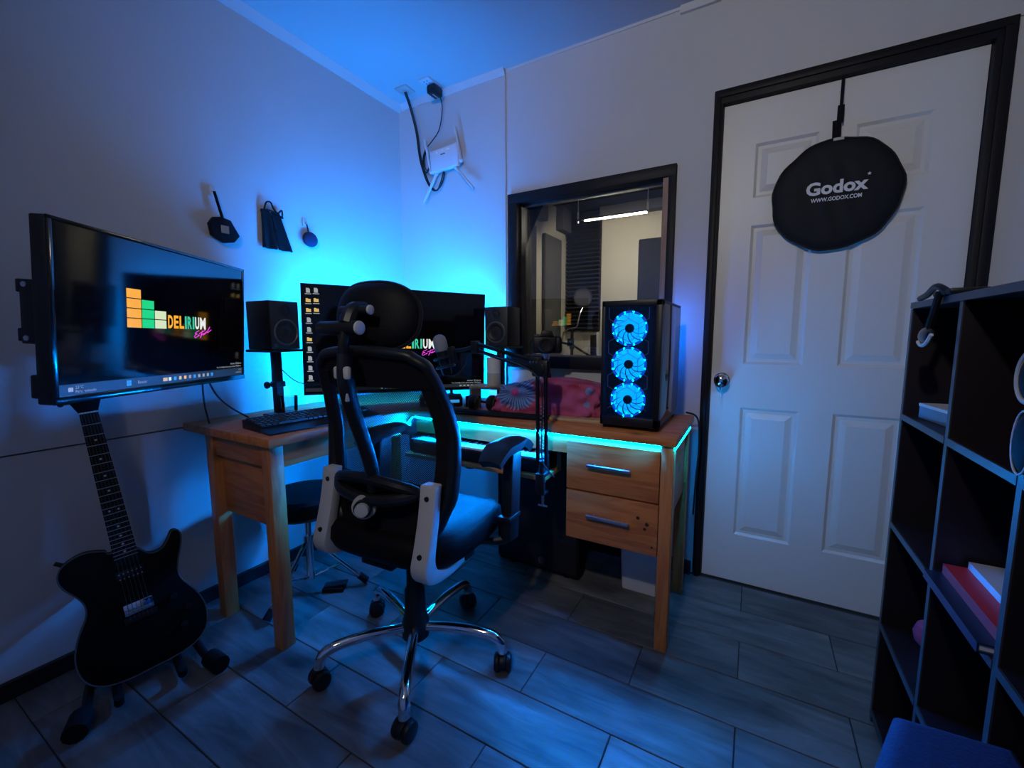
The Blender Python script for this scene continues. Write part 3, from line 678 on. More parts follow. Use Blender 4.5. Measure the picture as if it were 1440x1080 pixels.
# ================================================================== MONITOR with blue back light
MW, MH = 0.87, 0.50
mo = thing('monitor', 'large flat monitor standing across the desk corner with blue backlight', 'monitor', (-1.504, 1.556, 1.072), (0.016, 0.022, rad(90) - 0.625))
MB().box(-MW / 2, MW / 2, 0.0, 0.03, -MH / 2, MH / 2, bev=0.003).box(-0.3, 0.3, 0.03, 0.055, -0.18, 0.1, bev=0.01).build('housing', M_BLACK, mo)
a, b = MW / 2, MH / 2
MB().box(-a, a, -0.003, 0.001, b - 0.006, b).box(-a, -a + 0.006, -0.003, 0.001, -b, b).box(a - 0.006, a, -0.003, 0.001, -b, b).box(-a, a, -0.004, 0.001, -b, -b + 0.014).build('bezel', M_BLACKGLOSS, mo, smooth=False)
sm = MB().box(-a + 0.0065, a - 0.0065, -0.0015, -0.0005, -b + 0.0145, b - 0.0065).build('screen', M_SCREEN, mo, smooth=False)
logo(sm, 1.2, -0.002, ox=-0.006, oz=-0.004)
def icon(x, z, m, folder):
    if folder: MB().raw([(x - 0.010, -0.002, z - 0.008), (x + 0.010, -0.002, z - 0.008), (x + 0.010, -0.002, z + 0.006), (x + 0.001, -0.002, z + 0.006), (x - 0.002, -0.002, z + 0.009), (x - 0.010, -0.002, z + 0.009)], [(0, 1, 2, 3, 4, 5)]).build('desktop_icon', m, sm, smooth=False)
    else: MB().raw([(x - 0.008, -0.002, z - 0.010), (x + 0.008, -0.002, z - 0.010), (x + 0.008, -0.002, z + 0.006), (x + 0.003, -0.002, z + 0.011), (x - 0.008, -0.002, z + 0.011)], [(0, 1, 2, 3, 4)]).build('desktop_icon', m, sm, smooth=False)
    quad(sm, x - 0.013, x + 0.013, z - 0.0165, z - 0.013, -0.002, M_LG, 'icon_caption')
for i, f_ in enumerate((0, 1, 1, 0, 0, 1, 0, 0, 0, 0)): icon(-0.405, 0.219 - i * 0.0432, M_LY if f_ else M_LG, f_)
for i, f_ in enumerate((0, 1, 1)): icon(-0.373, 0.221 - i * 0.0432, M_LY if f_ else M_LG, f_)
quad(sm, -a + 0.007, a - 0.007, -0.235, -0.219, -0.0018, M_TASK, 'taskbar')
for i in range(14): quad(sm, -0.10 + i * 0.02, -0.089 + i * 0.02, -0.232, -0.2225, -0.0021, (M_LW, M_LB, M_LY, M_LG)[i % 4], 'taskbar_icon')
for i in range(6): quad(sm, 0.30 + i * 0.021, 0.311 + i * 0.021, -0.231, -0.224, -0.0021, M_LG, 'taskbar_icon')
tiny_text(sm, 'Activar Windows', 0.42, -0.205, 0.011, -0.0021, M_LG, align='RIGHT'); tiny_text(sm, 'Ve a Configuración para activar Windows.', 0.42, -0.2155, 0.0095, -0.0021, M_LG, align='RIGHT')
M_LEDB = emit('blue_backlight', (0.0, 0.22, 1.0), BACKLIGHT)
s_ = MB()
for (p0, p1) in (((-0.40, 0.222), (0.40, 0.222)), ((-0.34, -0.20), (0.40, -0.20)), ((-0.34, -0.19), (-0.34, 0.10)), ((0.40, -0.19), (0.40, 0.20))):
    s_.tube([(p0[0], 0.038, p0[1]), (p1[0], 0.038, p1[1])], 0.0075, n=10)
tag(s_.build('backlight_strip', M_LEDB, mo), 'glowing blue LED tube on the rear')
for sx in (-0.26, 0.26):
    zf = -0.2975 + 0.022 * sx; MB().tube([(sx, 0.02, -0.22), (sx, 0.01, -0.27), (sx, -0.09, zf + 0.0015)], 0.008, n=8).tube([(sx, 0.01, -0.27), (sx, 0.10, zf - 0.0015)], 0.008, n=8).build('foot', M_BLACK, mo)

# ================================================================== OFFICE CHAIR (local: +y forward)
ch = thing('office_chair', 'black mesh-back office chair with headrest and chrome star base', 'chair', (-0.955, 1.014, 0), (0, 0, rad(3)))
# star base
MB().lathe([(0, 0.075), (0.036, 0.075), (0.046, 0.085), (0.046, 0.135), (0.040, 0.15), (0.036, 0.17), (0.033, 0.25), (0.026, 0.26), (0.026, 0.36), (0.020, 0.365), (0.020, 0.43), (0, 0.43)], 28).build('gas_column', M_BLACK, ch)
def caster_parts():
    hood = MB().prism([(0.030 * math.cos(t), 0.030 * math.sin(t)) for t in [PI * i / 14 for i in range(15)]] + [(-0.012, -0.006), (0.012, -0.006)], -0.010, 0.010, bev=0.002, mtx=RX(90))
    hood.cyl((0, 0, 0.02), (0, 0, 0.055), 0.007, n=10)
    wh = MB()
    for s in (-1, 1): wh.lathe([(0, -0.011), (0.018, -0.011), (0.026, -0.008), (0.029, -0.003), (0.029, 0.004), (0.024, 0.010), (0, 0.011)], 20, T(0, s * 0.0185, 0) @ RX(90 * s))
    return hood.mesh('caster', M_BLACK), wh.mesh('wheel', M_BLACK)
hm_, wm_ = caster_parts()
for i in range(5):
    t = rad(90 + 72 * i - 3)
    def P(r, z): return (r * math.cos(t), r * math.sin(t), z)
    pts = [P(0.034, 0.118), P(0.10, 0.125), P(0.17, 0.128), P(0.235, 0.124), P(0.27, 0.117), P(0.293, 0.102), P(0.303, 0.080), P(0.304, 0.066)]
    MB().tube(spline(pts, 4), 0.0165, n=14, flat=1.0).build('base_leg', M_CHROME, ch)
    c = link('caster', hm_, ch, P(0.304, 0.0295), (0, 0, t + rad(random.choice((20, -35, 60, 100, -80)))))
    link('wheel', wm_, c)
# seat and mechanism
def seat_f(u, v):
    x = (u - 0.5) * 2; yv = (v - 0.5) * 2
    return x, yv
seat = MB()
prof = [(0.0, 0.435), (0.80, 0.435), (0.95, 0.447), (1.0, 0.475), (0.985, 0.505), (0.92, 0.523), (0.72, 0.530), (0.40, 0.525), (0, 0.520)]
n = 40
b = bmesh.new(); rings = []
for (s, z) in prof:
    ring = []
    for k in range(n):
        t = 2 * PI * k / n; cx, sy = math.cos(t), math.sin(t)
        e = 0.55
        x = 0.255 * math.copysign(abs(cx) ** e, cx) * s; yv = 0.03 + 0.235 * math.copysign(abs(sy) ** e, sy) * s
        dz = -0.035 * max(0, (yv - 0.15) / 0.12) ** 2 + 0.012 * (x / 0.25) ** 2 * (s if z > 0.5 else 0)
        ring.append(b.verts.new((x, yv, z + (dz if z > 0.46 else 0))) if s > 0 else None)
    rings.append(ring)
c0 = b.verts.new((0, 0.03, 0.435)); c1 = b.verts.new((0, 0.03, 0.520))
for k in range(n):
    b.faces.new((c0, rings[1][(k + 1) % n], rings[1][k])); b.faces.new((rings[-2][k], rings[-2][(k + 1) % n], c1))
    for A, B in zip(rings[1:-2], rings[2:-1]): b.faces.new((A[k], A[(k + 1) % n], B[(k + 1) % n], B[k]))
bmesh.ops.recalc_face_normals(b, faces=b.faces)
seat._join(b).build('seat', M_LEATHER, ch, angle=80)
MB().box(-0.10, 0.10, -0.12, 0.12, 0.405, 0.436, bev=0.008).box(-0.06, 0.06, -0.17, -0.10, 0.412, 0.432, bev=0.004).build('tilt_mechanism', M_BLACK, ch)
# backrest: closed frame ring + see-through mesh
def back_y(z, x=0.0):      # depth profile of the back
    t = (z - 0.50) / 0.56
    return -0.150 - 0.030 * math.sin(PI * min(1, max(0, t)) * 1.0) * -0.9 - 0.10 * max(0, t - 0.55) ** 1.3 * 1.4 + 0.16 * abs(x) ** 2 / 0.25
def half_w(z):
    pts = [(0.50, 0.150), (0.56, 0.190), (0.64, 0.222), (0.74, 0.232), (0.82, 0.234), (0.90, 0.226), (0.97, 0.212), (1.02, 0.195), (1.048, 0.150), (1.058, 0.06)]
    if z <= pts[0][0]: return pts[0][1]
    for (a_, wa), (b2, wb_) in zip(pts, pts[1:]):
        if z <= b2: return wa + (wb_ - wa) * (z - a_) / (b2 - a_)
    return pts[-1][1]
zz = [0.50, 0.53, 0.56, 0.60, 0.64, 0.69, 0.74, 0.78, 0.82, 0.86, 0.90, 0.935, 0.97, 1.0, 1.02, 1.036, 1.048, 1.056]
outline = [(half_w(z), z) for z in zz] + [(0.0, 1.060)] + [(-half_w(z), z) for z in reversed(zz)] + [(0.0, 0.488)]
ring = spline([(x, z, 0) for x, z in outline], 3, closed=True)
fr_pts = [(p.x, back_y(p.y, p.x), p.y) for p in ring]
rr_ = [0.020 + 0.010 * max(0, min(1, (0.92 - p.y) / 0.25)) * min(1, abs(p.x) / 0.15) for p in ring]
MB().tube(fr_pts, rr_, n=12, closed=True, flat=0.75).build('backrest_frame', M_BLACK, ch, angle=80)
def mesh_f(u, v):
    z = 0.50 + 0.555 * v; w = half_w(z) * 0.985; x = (u * 2 - 1) * w
    return (x, back_y(z, x) + 0.004, z)
MB().grid(mesh_f, 24, 30).build('backrest_mesh', M_MESH, ch, angle=180)
# opaque band across the top and the upholstered lower third
def band(z0, z1, off, th):
    def f(u, v):
        z = z0 + (z1 - z0) * v; w = half_w(z) * 0.99; x = (u * 2 - 1) * w
        return (x, back_y(z, x) + off, z)
    return MB().grid(f, 20, 8, thick=th)
band(0.955, 1.056, -0.008, 0.012).build('top_band', M_FABRIC, ch, angle=80)
band(0.49, 0.675, -0.012, 0.016).build('lower_pad', M_FABRIC, ch, angle=80)
for s in (-1, 1):
    def sideb(u, v, s=s):
        z = 0.50 + 0.50 * v; w = half_w(z); x = s * (w * 0.99 - 0.048 * (1 - u))
        return (x, back_y(z, x) - 0.004, z)
    MB().grid(sideb, 4, 24, thick=0.012).build('side_band', M_FABRIC, ch, angle=80)
# spine, lumbar arch, knob
MB().tube(spline([(0, -0.245, 1.05), (0, -0.250, 0.98), (0, -0.232, 0.90), (0.01, -0.205, 0.80), (0.02, -0.19, 0.72), (0.02, -0.185, 0.66)], 5), [0.026 - 0.0002 * i for i in range(26)], n=12, flat=0.7).build('spine', M_BLACK, ch)
MB().tube(spline([(-0.15, -0.155, 0.66), (-0.10, -0.185, 0.685), (0, -0.195, 0.695), (0.10, -0.185, 0.685), (0.15, -0.155, 0.66), (0.10, -0.19, 0.645), (0, -0.20, 0.635), (-0.10, -0.19, 0.645)], 5, closed=True), 0.017, n=10, closed=True).build('lumbar_arch', M_BLACK, ch)
MB().box(-0.028, 0.028, -0.268, -0.252, 0.985, 1.02, bev=0.007).build('height_latch', M_GREYPL, ch)
MB().box(-0.014, 0.014, -0.262, -0.245, 0.925, 0.95, bev=0.004).build('latch_button', M_GREYPL, ch)
kb_ = MB().lathe([(0, 0), (0.034, 0), (0.036, 0.006), (0.034, 0.022), (0, 0.024)], 24, T(-0.005, -0.195, 0.615) @ RZ(30) @ RX(90)).build('lumbar_knob', M_GREYPL, ch)
MB().lathe([(0, 0.022), (0.026, 0.022), (0.026, 0.034), (0, 0.036)], 24, T(-0.005, -0.195, 0.615) @ RZ(30) @ RX(90)).build('knob_ring', M_BLACK, kb_)
MB().lathe([(0, 0.034), (0.020, 0.034), (0.019, 0.046), (0, 0.047)], 24, T(-0.005, -0.195, 0.615) @ RZ(30) @ RX(90)).build('knob_cap', M_GREYPL, kb_)
# headrest
def head_f(side):
    def f(u, v):
        t = u * 2 * PI; r = math.sin(v * PI / 2)
        x = 0.158 * math.copysign(abs(math.cos(t)) ** 0.72, math.cos(t)) * r; z = 0.098 * math.copysign(abs(math.sin(t)) ** 0.80, math.sin(t)) * r
        yv = side * 0.035 * math.sqrt(max(0, 1 - r ** 3)) + 1.5 * x * x
        return (x, yv, z)
    return f
hd = MB().grid(head_f(1), 40, 10).grid(head_f(-1), 40, 10)
bmesh.ops.remove_doubles(hd.bm, verts=hd.bm.verts, dist=0.0008); bmesh.ops.recalc_face_normals(hd.bm, faces=hd.bm.faces)
MH_ = T(-0.026, -0.135, 1.153) @ RX(-8)
bmesh.ops.transform(hd.bm, matrix=MH_, verts=hd.bm.verts)
hdo = hd.build('headrest', M_LEATHER, ch, angle=80)
MB().tube([(p[0], p[1], p[2]) for p in [MH_ @ Vector((0.160 * math.copysign(abs(math.cos(t)) ** 0.72, math.cos(t)), 1.5 * (0.16 * abs(math.cos(t)) ** 0.72) ** 2, 0.100 * math.copysign(abs(math.sin(t)) ** 0.8, math.sin(t)))) for t in [2 * PI * i / 48 for i in range(48)]]], 0.006, n=6, closed=True).build('headrest_piping', M_BLACK, hdo)
hb = MB().tube(spline([(0, -0.248, 1.03), (0, -0.252, 1.075), (0, -0.235, 1.12)], 5), 0.017, n=10, flat=0.7)
hb.cyl((-0.098, -0.24, 1.12), (0.044, -0.24, 1.12), 0.019, n=18, bev=0.003)
hb.tube(spline([(0.0, -0.235, 1.13), (0.0, -0.215, 1.165), (0.0, -0.175, 1.17)], 4), 0.024, n=10)
hb.cyl((-0.055, -0.205, 1.168), (0.05, -0.205, 1.168), 0.013, n=14, bev=0.002)
hbo = hb.build('headrest_bracket', M_BLACK, ch)
MB().cyl((0.043, -0.24, 1.12), (0.051, -0.24, 1.12), 0.0185, n=20, bev=0.003).cyl((0.0495, -0.205, 1.168), (0.056, -0.205, 1.168), 0.013, n=16, bev=0.002).build('pivot_cap', M_GREYPL, hbo)
# grey J brackets on both sides of the back
for s in (-1, 1):
    prof = spline([(-0.160, 0.690, 0), (-0.176, 0.60, 0), (-0.198, 0.52, 0), (-0.213, 0.47, 0), (-0.200, 0.432, 0), (-0.160, 0.412, 0), (-0.09, 0.404, 0), (-0.02, 0.41, 0)], 5)
    inner = spline([(-0.128, 0.690, 0), (-0.142, 0.60, 0), (-0.160, 0.52, 0), (-0.165, 0.48, 0), (-0.155, 0.455, 0), (-0.13, 0.440, 0), (-0.09, 0.432, 0), (-0.02, 0.432, 0)], 5)
    poly = [(p.x, p.y) for p in prof] + [(p.x, p.y) for p in reversed(inner)]
    x0 = 0.192 * s
    bo = MB().prism(poly, x0 - 0.027, x0 + 0.027, bev=0.006, mtx=Matrix(((0, 0, 1, 0), (1, 0, 0, 0), (0, 1, 0, 0), (0, 0, 0, 1)))).build('back_bracket', M_GREYPL, ch)
    for (yy, z) in ((-0.1665, 0.655), (-0.2045, 0.505)):
        MB().cyl((x0, yy + 0.004, z), (x0, yy - 0.0015, z), 0.0075, n=14).build('bolt', M_BLACK, bo)
    MB().box(x0 - 0.03, x0 + 0.03, -0.02, 0.03, 0.410, 0.434, bev=0.004).box(min(0, x0), max(0, x0), -0.02, 0.02, 0.412, 0.430).build('bracket_foot', M_BLACK, ch)
# armrests
for s in (-1, 1):
    def pad(u, v):
        yv = -0.135 + 0.27 * v; w = 0.047 * math.sin(PI * (0.12 + 0.76 * min(1, v / 0.9 + 0.1))) ** 0.35
        return ((u * 2 - 1) * w, yv, 0.018 - 0.11 * max(0, abs(v - 0.5) - 0.2) ** 2 * 4 - 0.006 * (u * 2 - 1) ** 2)
    pd = MB().grid(pad, 8, 16, thick=0.030, mtx=T(s * 0.268, 0.180, 0.735) @ RZ(0))
    po = pd.build('arm_pad', M_BLACK, ch, angle=80)
    MB().box(-0.020, 0.020, -0.035, 0.035, 0.0, 0.30, bev=0.010, mtx=T(s * 0.285, 0.150, 0.420) @ RX(-5)).build('arm_post', M_BLACK, ch)
    MB().tube(spline([(s * 0.284, 0.15, 0.45), (s * 0.278, 0.14, 0.425), (s * 0.23, 0.12, 0.415), (s * 0.09, 0.09, 0.415)], 5), 0.022, n=10, flat=0.6).build('arm_support', M_BLACK, ch)
    MB().box(-0.024, 0.024, -0.04, 0.04, 0, 0.016, bev=0.004, mtx=T(s * 0.285, 0.148, 0.495)).build('height_collar', M_BLACK, ch)
# ================================================================== SPEAKERS ON STANDS
M_SPKFRONT = mat('speaker_front', (0.022, 0.024, 0.024), 0.45, var=0.1)
M_CONE = mat('speaker_cone', (0.010, 0.010, 0.012), 0.5, var=0.1)
M_RIM = mat('speaker_rim', (0.09, 0.095, 0.09), 0.35, var=0.1)
def speaker(label, loc, rz):
    t = thing('studio_speaker', label, 'speaker', loc, (0, 0, rad(rz)), 'studio speakers on stands')
    MB().box(-0.064, 0.064, -0.070, 0.078, 0, 0.198, bev=0.005).build('cabinet', M_BLACK, t)
    MB().box(-0.063, 0.063, -0.078, -0.0705, 0.001, 0.197, bev=0.003).build('front_baffle', M_SPKFRONT, t)
    w = MB().lathe([(0.052, 0.0), (0.055, 0.004), (0.050, 0.007), (0.046, 0.003), (0.046, 0.0)], 32, T(0, -0.078, 0.070) @ RX(90)).build('woofer_rim', M_RIM, t)
    MB().lathe([(0.046, 0.003), (0.041, 0.004), (0.036, 0.0015), (0.018, -0.004), (0.014, 0.001), (0, 0.003)], 32, T(0, -0.0785, 0.070) @ RX(90)).build('woofer_cone', M_CONE, w)
    MB().lathe([(0.024, 0.0), (0.024, 0.003), (0.016, 0.001), (0.010, 0.002), (0, 0.006)], 28, T(0, -0.0785, 0.160) @ RX(90)).build('tweeter', M_CONE, t)
    MB().lathe([(0.005, 0), (0.0075, 0), (0.0075, 0.001), (0.005, 0.001), (0.005, 0)], 18, T(-0.046, -0.079, 0.017) @ RX(90)).box(-0.047, -0.045, -0.0795, -0.0785, 0.012, 0.022).build('round_logo', M_RIM, t)
    return t
def spk_stand(label, loc, rz, off, knob):
    t = thing('speaker_stand', label, 'speaker stand', loc, (0, 0, rad(rz)), 'speaker stands on the desk')
    MB().box(-0.075 + off[0], 0.075 + off[0], -0.085 + off[1], 0.085 + off[1], 0.268, 0.278, bev=0.002).build('top_plate', M_BLACK, t)
    MB().box(-0.016, 0.016, -0.016, 0.016, 0.006, 0.268, bev=0.003).build('post', M_BLACK, t)
    MB().box(-0.055, 0.055, -0.05, 0.03, 0.0, 0.008, bev=0.002).build('base_plate', M_BLACK, t)
    if knob:
        MB().cyl((-0.016, 0, 0.13), (-0.045, 0, 0.13), 0.006, n=10).lathe([(0, -0.006), (0.014, -0.006), (0.016, 0), (0.014, 0.006), (0, 0.006)], 8, T(-0.047, 0, 0.13) @ RY(90)).box(-0.02, 0.024, -0.02, 0.02, 0.118, 0.142, bev=0.003).build('clamp_knob', M_BLACK, t)
speaker('small black studio speaker on stand left of the monitor', (-1.762, 1.078, 1.044), 92.5)
spk_stand('black speaker stand with clamp knob behind the drinking glass', (-1.765, 1.082, TZ), 92.5, (0, 0), True)
speaker('small black studio speaker on stand between monitor and booth window', (-1.138, 1.915, 1.044), 4.6)
spk_stand('black speaker stand beside the floral cloth bundle', (-1.118, 1.86, TZ), 4.6, (-0.01, 0.05), False)

gl_ = tag(MB().lathe([(0, 0.0), (0.027, 0.0), (0.029, 0.004), (0.033, 0.085), (0.0315, 0.085), (0.0275, 0.014), (0, 0.012)], 28).build('drinking_glass', M_CUP, None, loc=(-1.68, 1.075, TZ)), 'clear drinking glass on the desk in front of the speaker stand', 'glass')

# ================================================================== COMPUTER KEYBOARD (local: front -y)
kbd = thing('computer_keyboard', 'black computer keyboard with palm rest on the desk end', 'keyboard', (-1.495, 1.055, TZ), (0, 0, rad(83)))
def wedge(y0, z0, y1, z1, x0, x1):   # slab with sloping top
    return MB().prism([(y0, 0), (y1, 0), (y1, z1), (y0, z0)], x0, x1, bev=0.002, mtx=Matrix(((0, 0, 1, 0), (1, 0, 0, 0), (0, 1, 0, 0), (0, 0, 0, 1))))
wedge(-0.055, 0.016, 0.085, 0.032, -0.225, 0.225).build('case', M_BLACK, kbd)
wedge(-0.125, 0.006, -0.057, 0.016, -0.225, 0.225).build('palm_rest', M_BLACK, kbd)
kk = MB()
for r_ in range(6):
    yv = -0.043 + r_ * 0.0215; zz_ = 0.017 + (yv + 0.055) * 0.114
    x = -0.217; c_ = 0
    while x < 0.212:
        w_ = 0.11 if (r_ == 0 and c_ == 3) else 0.0185
        kk.box(x, min(x + w_ - 0.003, 0.217), yv - 0.0085, yv + 0.0085, zz_ + 0.0005, zz_ + 0.008, bev=0.0015, seg=1); x += w_ + 0.001; c_ += 1
tag(kk.build('keycaps', mat('keycap', (0.028, 0.028, 0.032), 0.4, var=0.2), kbd), kind='stuff')
for i in range(3): MB().box(-0.20 + i * 0.03, -0.194 + i * 0.03, 0.078, 0.082, 0.0315, 0.0325).build('status_light', M_PW, kbd, smooth=False)

# ================================================================== PIANO KEYBOARD on the tray
pk = thing('piano_keyboard', 'black piano keyboard with lit white keys on the desk tray', 'keyboard', (-0.985, 1.50, 0.582))
PL = 0.325
MB().box(-PL, PL, -0.105, 0.115, 0.0, 0.050, bev=0.005).box(-PL, PL, 0.035, 0.115, 0.049, 0.062, bev=0.003).build('case', M_BLACK, pk)
MB().box(-PL, -PL + 0.012, -0.105, 0.04, 0.05, 0.063, bev=0.002).box(PL - 0.012, PL, -0.105, 0.04, 0.05, 0.063, bev=0.002).build('cheek', M_BLACK, pk)
wkm = MB().box(-0.0098, 0.0098, -0.100, 0.034, 0.051, 0.061, bev=0.001, seg=1).mesh('white_key', M_WHITEPL)
bkm = MB().box(-0.0055, 0.0055, -0.048, 0.034, 0.061, 0.069, bev=0.001, seg=1).mesh('black_key', M_BLACKGLOSS)
nk = 30
for i in range(nk):
    x = -PL + 0.0135 + 0.01 + i * 0.0205
    link('white_key', wkm, pk, (x, 0, 0))
    if i % 7 in (0, 1, 3, 4, 5) and i < nk - 1: link('black_key', bkm, pk, (x + 0.01025, 0, 0))

# ================================================================== MICROPHONE ARM, MICROPHONE
ma = thing('microphone_arm', 'black two-bar spring microphone arm clamped to the keyboard tray', 'microphone arm', (-0.655, 1.380, 0.566))
MB().box(-0.018, 0.018, -0.020, 0.03, 0.0165, 0.030, bev=0.003).box(-0.018, 0.018, -0.022, -0.008, -0.045, 0.03, bev=0.003).box(-0.018, 0.018, -0.022, 0.02, -0.05, -0.04, bev=0.003).build('clamp', M_BLACK, ma)
MB().cyl((0.0, 0.008, -0.10), (0.0, 0.008, -0.006), 0.005, n=10).cyl((-0.018, 0.008, -0.10), (0.018, 0.008, -0.10), 0.004, n=8).cyl((0, 0.008, -0.008), (0, 0.008, -0.002), 0.012, n=14).build('clamp_screw', M_STEEL, ma)
MB().cyl((0, 0, 0.03), (0, 0, 0.075), 0.012, n=14).build('swivel', M_BLACK, ma)
def bar(p0, p1, name): MB().cyl(p0, p1, 0.0075, n=10).build(name, M_BLACKGLOSS, ma)
bar((-0.017, 0, 0.06), (-0.020, 0, 0.40), 'lower_bar'); bar((0.017, 0, 0.06), (0.012, 0, 0.42), 'lower_bar')
sp = []
for i in range(160): t = i * 0.55; sp.append((0.0 + 0.006 * math.cos(t), -0.003 + 0.006 * math.sin(t), 0.09 + 0.0012 * i))
MB().tube(sp, 0.0011, n=5).build('spring', M_STEEL, ma)
MB().box(-0.038, 0.026, -0.016, 0.016, 0.385, 0.445, bev=0.008).cyl((-0.006, -0.02, 0.415), (-0.006, 0.02, 0.415), 0.022, n=18, bev=0.003).box(-0.05, -0.01, -0.014, 0.014, 0.43, 0.455, bev=0.004).build('elbow_joint', M_BLACK, ma)
for i in range(3): MB().cyl((-0.042 + i * 0.012, -0.0165, 0.438), (-0.042 + i * 0.012, -0.014, 0.438), 0.0035, n=8).build('bolt', M_STEEL, ma)
bar((-0.03, 0, 0.44), (-0.29, -0.005, 0.503), 'upper_bar'); bar((-0.015, 0, 0.405), (-0.29, -0.005, 0.478), 'upper_bar')
MB().box(-0.305, -0.275, -0.013, 0.013, 0.470, 0.512, bev=0.004).tube([(-0.30, -0.005, 0.488), (-0.34, -0.007, 0.478), (-0.39, -0.01, 0.472)], 0.007, n=8).build('head_joint', M_BLACK, ma)
MB().tube(spline([(-0.455, -0.016, 0.40), (-0.43, -0.02, 0.375), (-0.37, -0.02, 0.378), (-0.33, -0.01, 0.42), (-0.30, -0.012, 0.465), (-0.15, -0.014, 0.445), (-0.03, -0.018, 0.40), (0.004, -0.012, 0.33), (0.004, -0.012, 0.10), (0.03, -0.01, 0.045), (0.045, 0.01, 0.0175)], 6), 0.0025, n=6).build('cable', M_CABLE, ma)
mc = thing('condenser_microphone', 'grey grille condenser microphone on the spring arm in front of the monitor', 'microphone', (-1.075, 1.362, 0.962), (rad(4), rad(-12), 0))
MB().lathe([(0, -0.02), (0.018, -0.02), (0.020, -0.015), (0.023, 0.06), (0.025, 0.075), (0, 0.075)], 28).build('body', M_BLACK, mc)
MB().lathe([(0, 0.0755), (0.0255, 0.0755), (0.0275, 0.080), (0.0275, 0.115), (0.024, 0.132), (0.013, 0.142), (0, 0.145)], 28).build('grille', mat('mic_grille', (0.30, 0.31, 0.33), 0.45, 0.6, var=0.35, scale=400, bump=0.6, bscale=700), mc)
MB().tube([(0.038 * math.cos(t), 0.038 * math.sin(t), 0.048) for t in [2 * PI * i / 20 for i in range(20)]], 0.005, n=6, closed=True).tube([(0.036 * math.cos(t), 0.036 * math.sin(t), 0.012) for t in [2 * PI * i / 20 for i in range(20)]], 0.005, n=6, closed=True).build('shock_mount', M_BLACK, mc)
for i in range(4):
    t = rad(45 + 90 * i); MB().tube([(0.036 * math.cos(t), 0.036 * math.sin(t), 0.012), (0.022 * math.cos(t), 0.022 * math.sin(t), 0.03), (0.038 * math.cos(t), 0.038 * math.sin(t), 0.048)], 0.002, n=5).build('elastic', M_BLACK, mc)
MB().box(0.034, 0.060, -0.01, 0.01, 0.02, 0.085, bev=0.004).build('mount_bracket', M_BLACK, mc)

# ================================================================== CAMERA ON TRIPOD behind the bundle
tp = thing('small_tripod', 'small black tripod standing behind the floral cloth bundle', 'tripod', (-0.835, 1.805, TZ), (0, 0, rad(20)))
MB().cyl((0, 0, 0.13), (0, 0, 0.235), 0.009, n=12).lathe([(0, 0.125), (0.02, 0.13), (0.022, 0.15), (0.012, 0.165), (0, 0.165)], 16).build('column', M_BLACK, tp)
for i in range(3):
    t = rad(-10 + 120 * i); MB().tube([(0.012 * math.cos(t), 0.012 * math.sin(t), 0.145), (0.085 * math.cos(t), 0.075 * math.sin(t), 0.005)], [0.008, 0.006], n=8).build('leg', M_BLACK, tp)
MB().ball((0, 0, 0.236), 0.015, n=14).box(-0.02, 0.02, -0.02, 0.02, 0.242, 0.252, bev=0.002).build('ball_head', M_STEEL, tp)
dc = thing('dslr_camera', 'black camera on small tripod in front of the booth window', 'camera', (-0.835, 1.805, TZ + 0.252), (0, 0, rad(28)))
MB().box(-0.066, 0.066, -0.022, 0.022, 0.0, 0.078, bev=0.009, seg=3).box(0.036, 0.068, -0.034, 0.022, 0.0, 0.076, bev=0.012, seg=3).build('body', M_BLACK, dc)
MB().prism([(-0.034, 0.075), (0.034, 0.075), (0.022, 0.102), (-0.022, 0.102)], -0.03, 0.026, bev=0.004, mtx=T(0, 0, 0) @ RX(90)).build('viewfinder_hump', M_BLACK, dc)
MB().lathe([(0, 0), (0.013, 0), (0.013, 0.010), (0, 0.010)], 18, T(-0.047, 0, 0.0775)).lathe([(0, 0), (0.010, 0), (0.010, 0.008), (0, 0.008)], 16, T(0.05, -0.005, 0.0755)).build('dial', M_RIM, dc)
MB().box(-0.045, 0.03, 0.0215, 0.0235, 0.012, 0.062).build('rear_screen', M_SCREEN, dc, smooth=False)
MB().lathe([(0.033, 0.0), (0.033, 0.045), (0.031, 0.05), (0.026, 0.05), (0.024, 0.044), (0, 0.042)], 26, T(-0.008, -0.022, 0.038) @ RX(90)).build('lens', M_BLACK, dc)
MB().tube(spline([(-0.066, 0, 0.06), (-0.085, 0.01, 0.04), (-0.08, 0.015, 0.005), (-0.07, 0.012, -0.03)], 5), 0.0025, n=6).build('strap', M_CABLE, dc)

# ================================================================== CLOTH BUNDLE
cb = MB(); nu, nv = 64, 26
def bundle(u, v):
    t = u * 2 * PI
    lx, ly, lz = 0.222, 0.088, 0.134
    e = 0.42
    c_, s_ = math.cos(t), math.sin(t)
    prof = [(1.03, 0.0), (1.04, 0.06), (1.0, 0.25), (0.985, 0.55), (0.97, 0.8), (0.9, 0.96), (0.6, 1.0), (0.0, 0.985)]
    k_ = v * (len(prof) - 1); i_ = min(int(k_), len(prof) - 2); f_ = k_ - i_
    s = prof[i_][0] * (1 - f_) + prof[i_ + 1][0] * f_; z = prof[i_][1] * (1 - f_) + prof[i_ + 1][1] * f_
    x = lx * math.copysign(abs(c_) ** e, c_) * s; yv = ly * math.copysign(abs(s_) ** e, s_) * s
    wr = 0.009 * math.sin(23 * t + 5 * z) * (1 - z) + 0.007 * math.sin(9 * t - 11 * z) + 0.005 * math.sin(31 * x + 17 * z)
    x *= 1 + (0.10 * (1 - z) if x < 0 else 0.02 * z); 
    return (x + wr * c_, yv + wr * s_, z * lz * (1 - 0.08 * (x < -0.12)) + 0.009 * math.sin(16 * x + 1) * max(0, z - 0.6) / 0.4)
cb.grid(bundle, nu, nv)
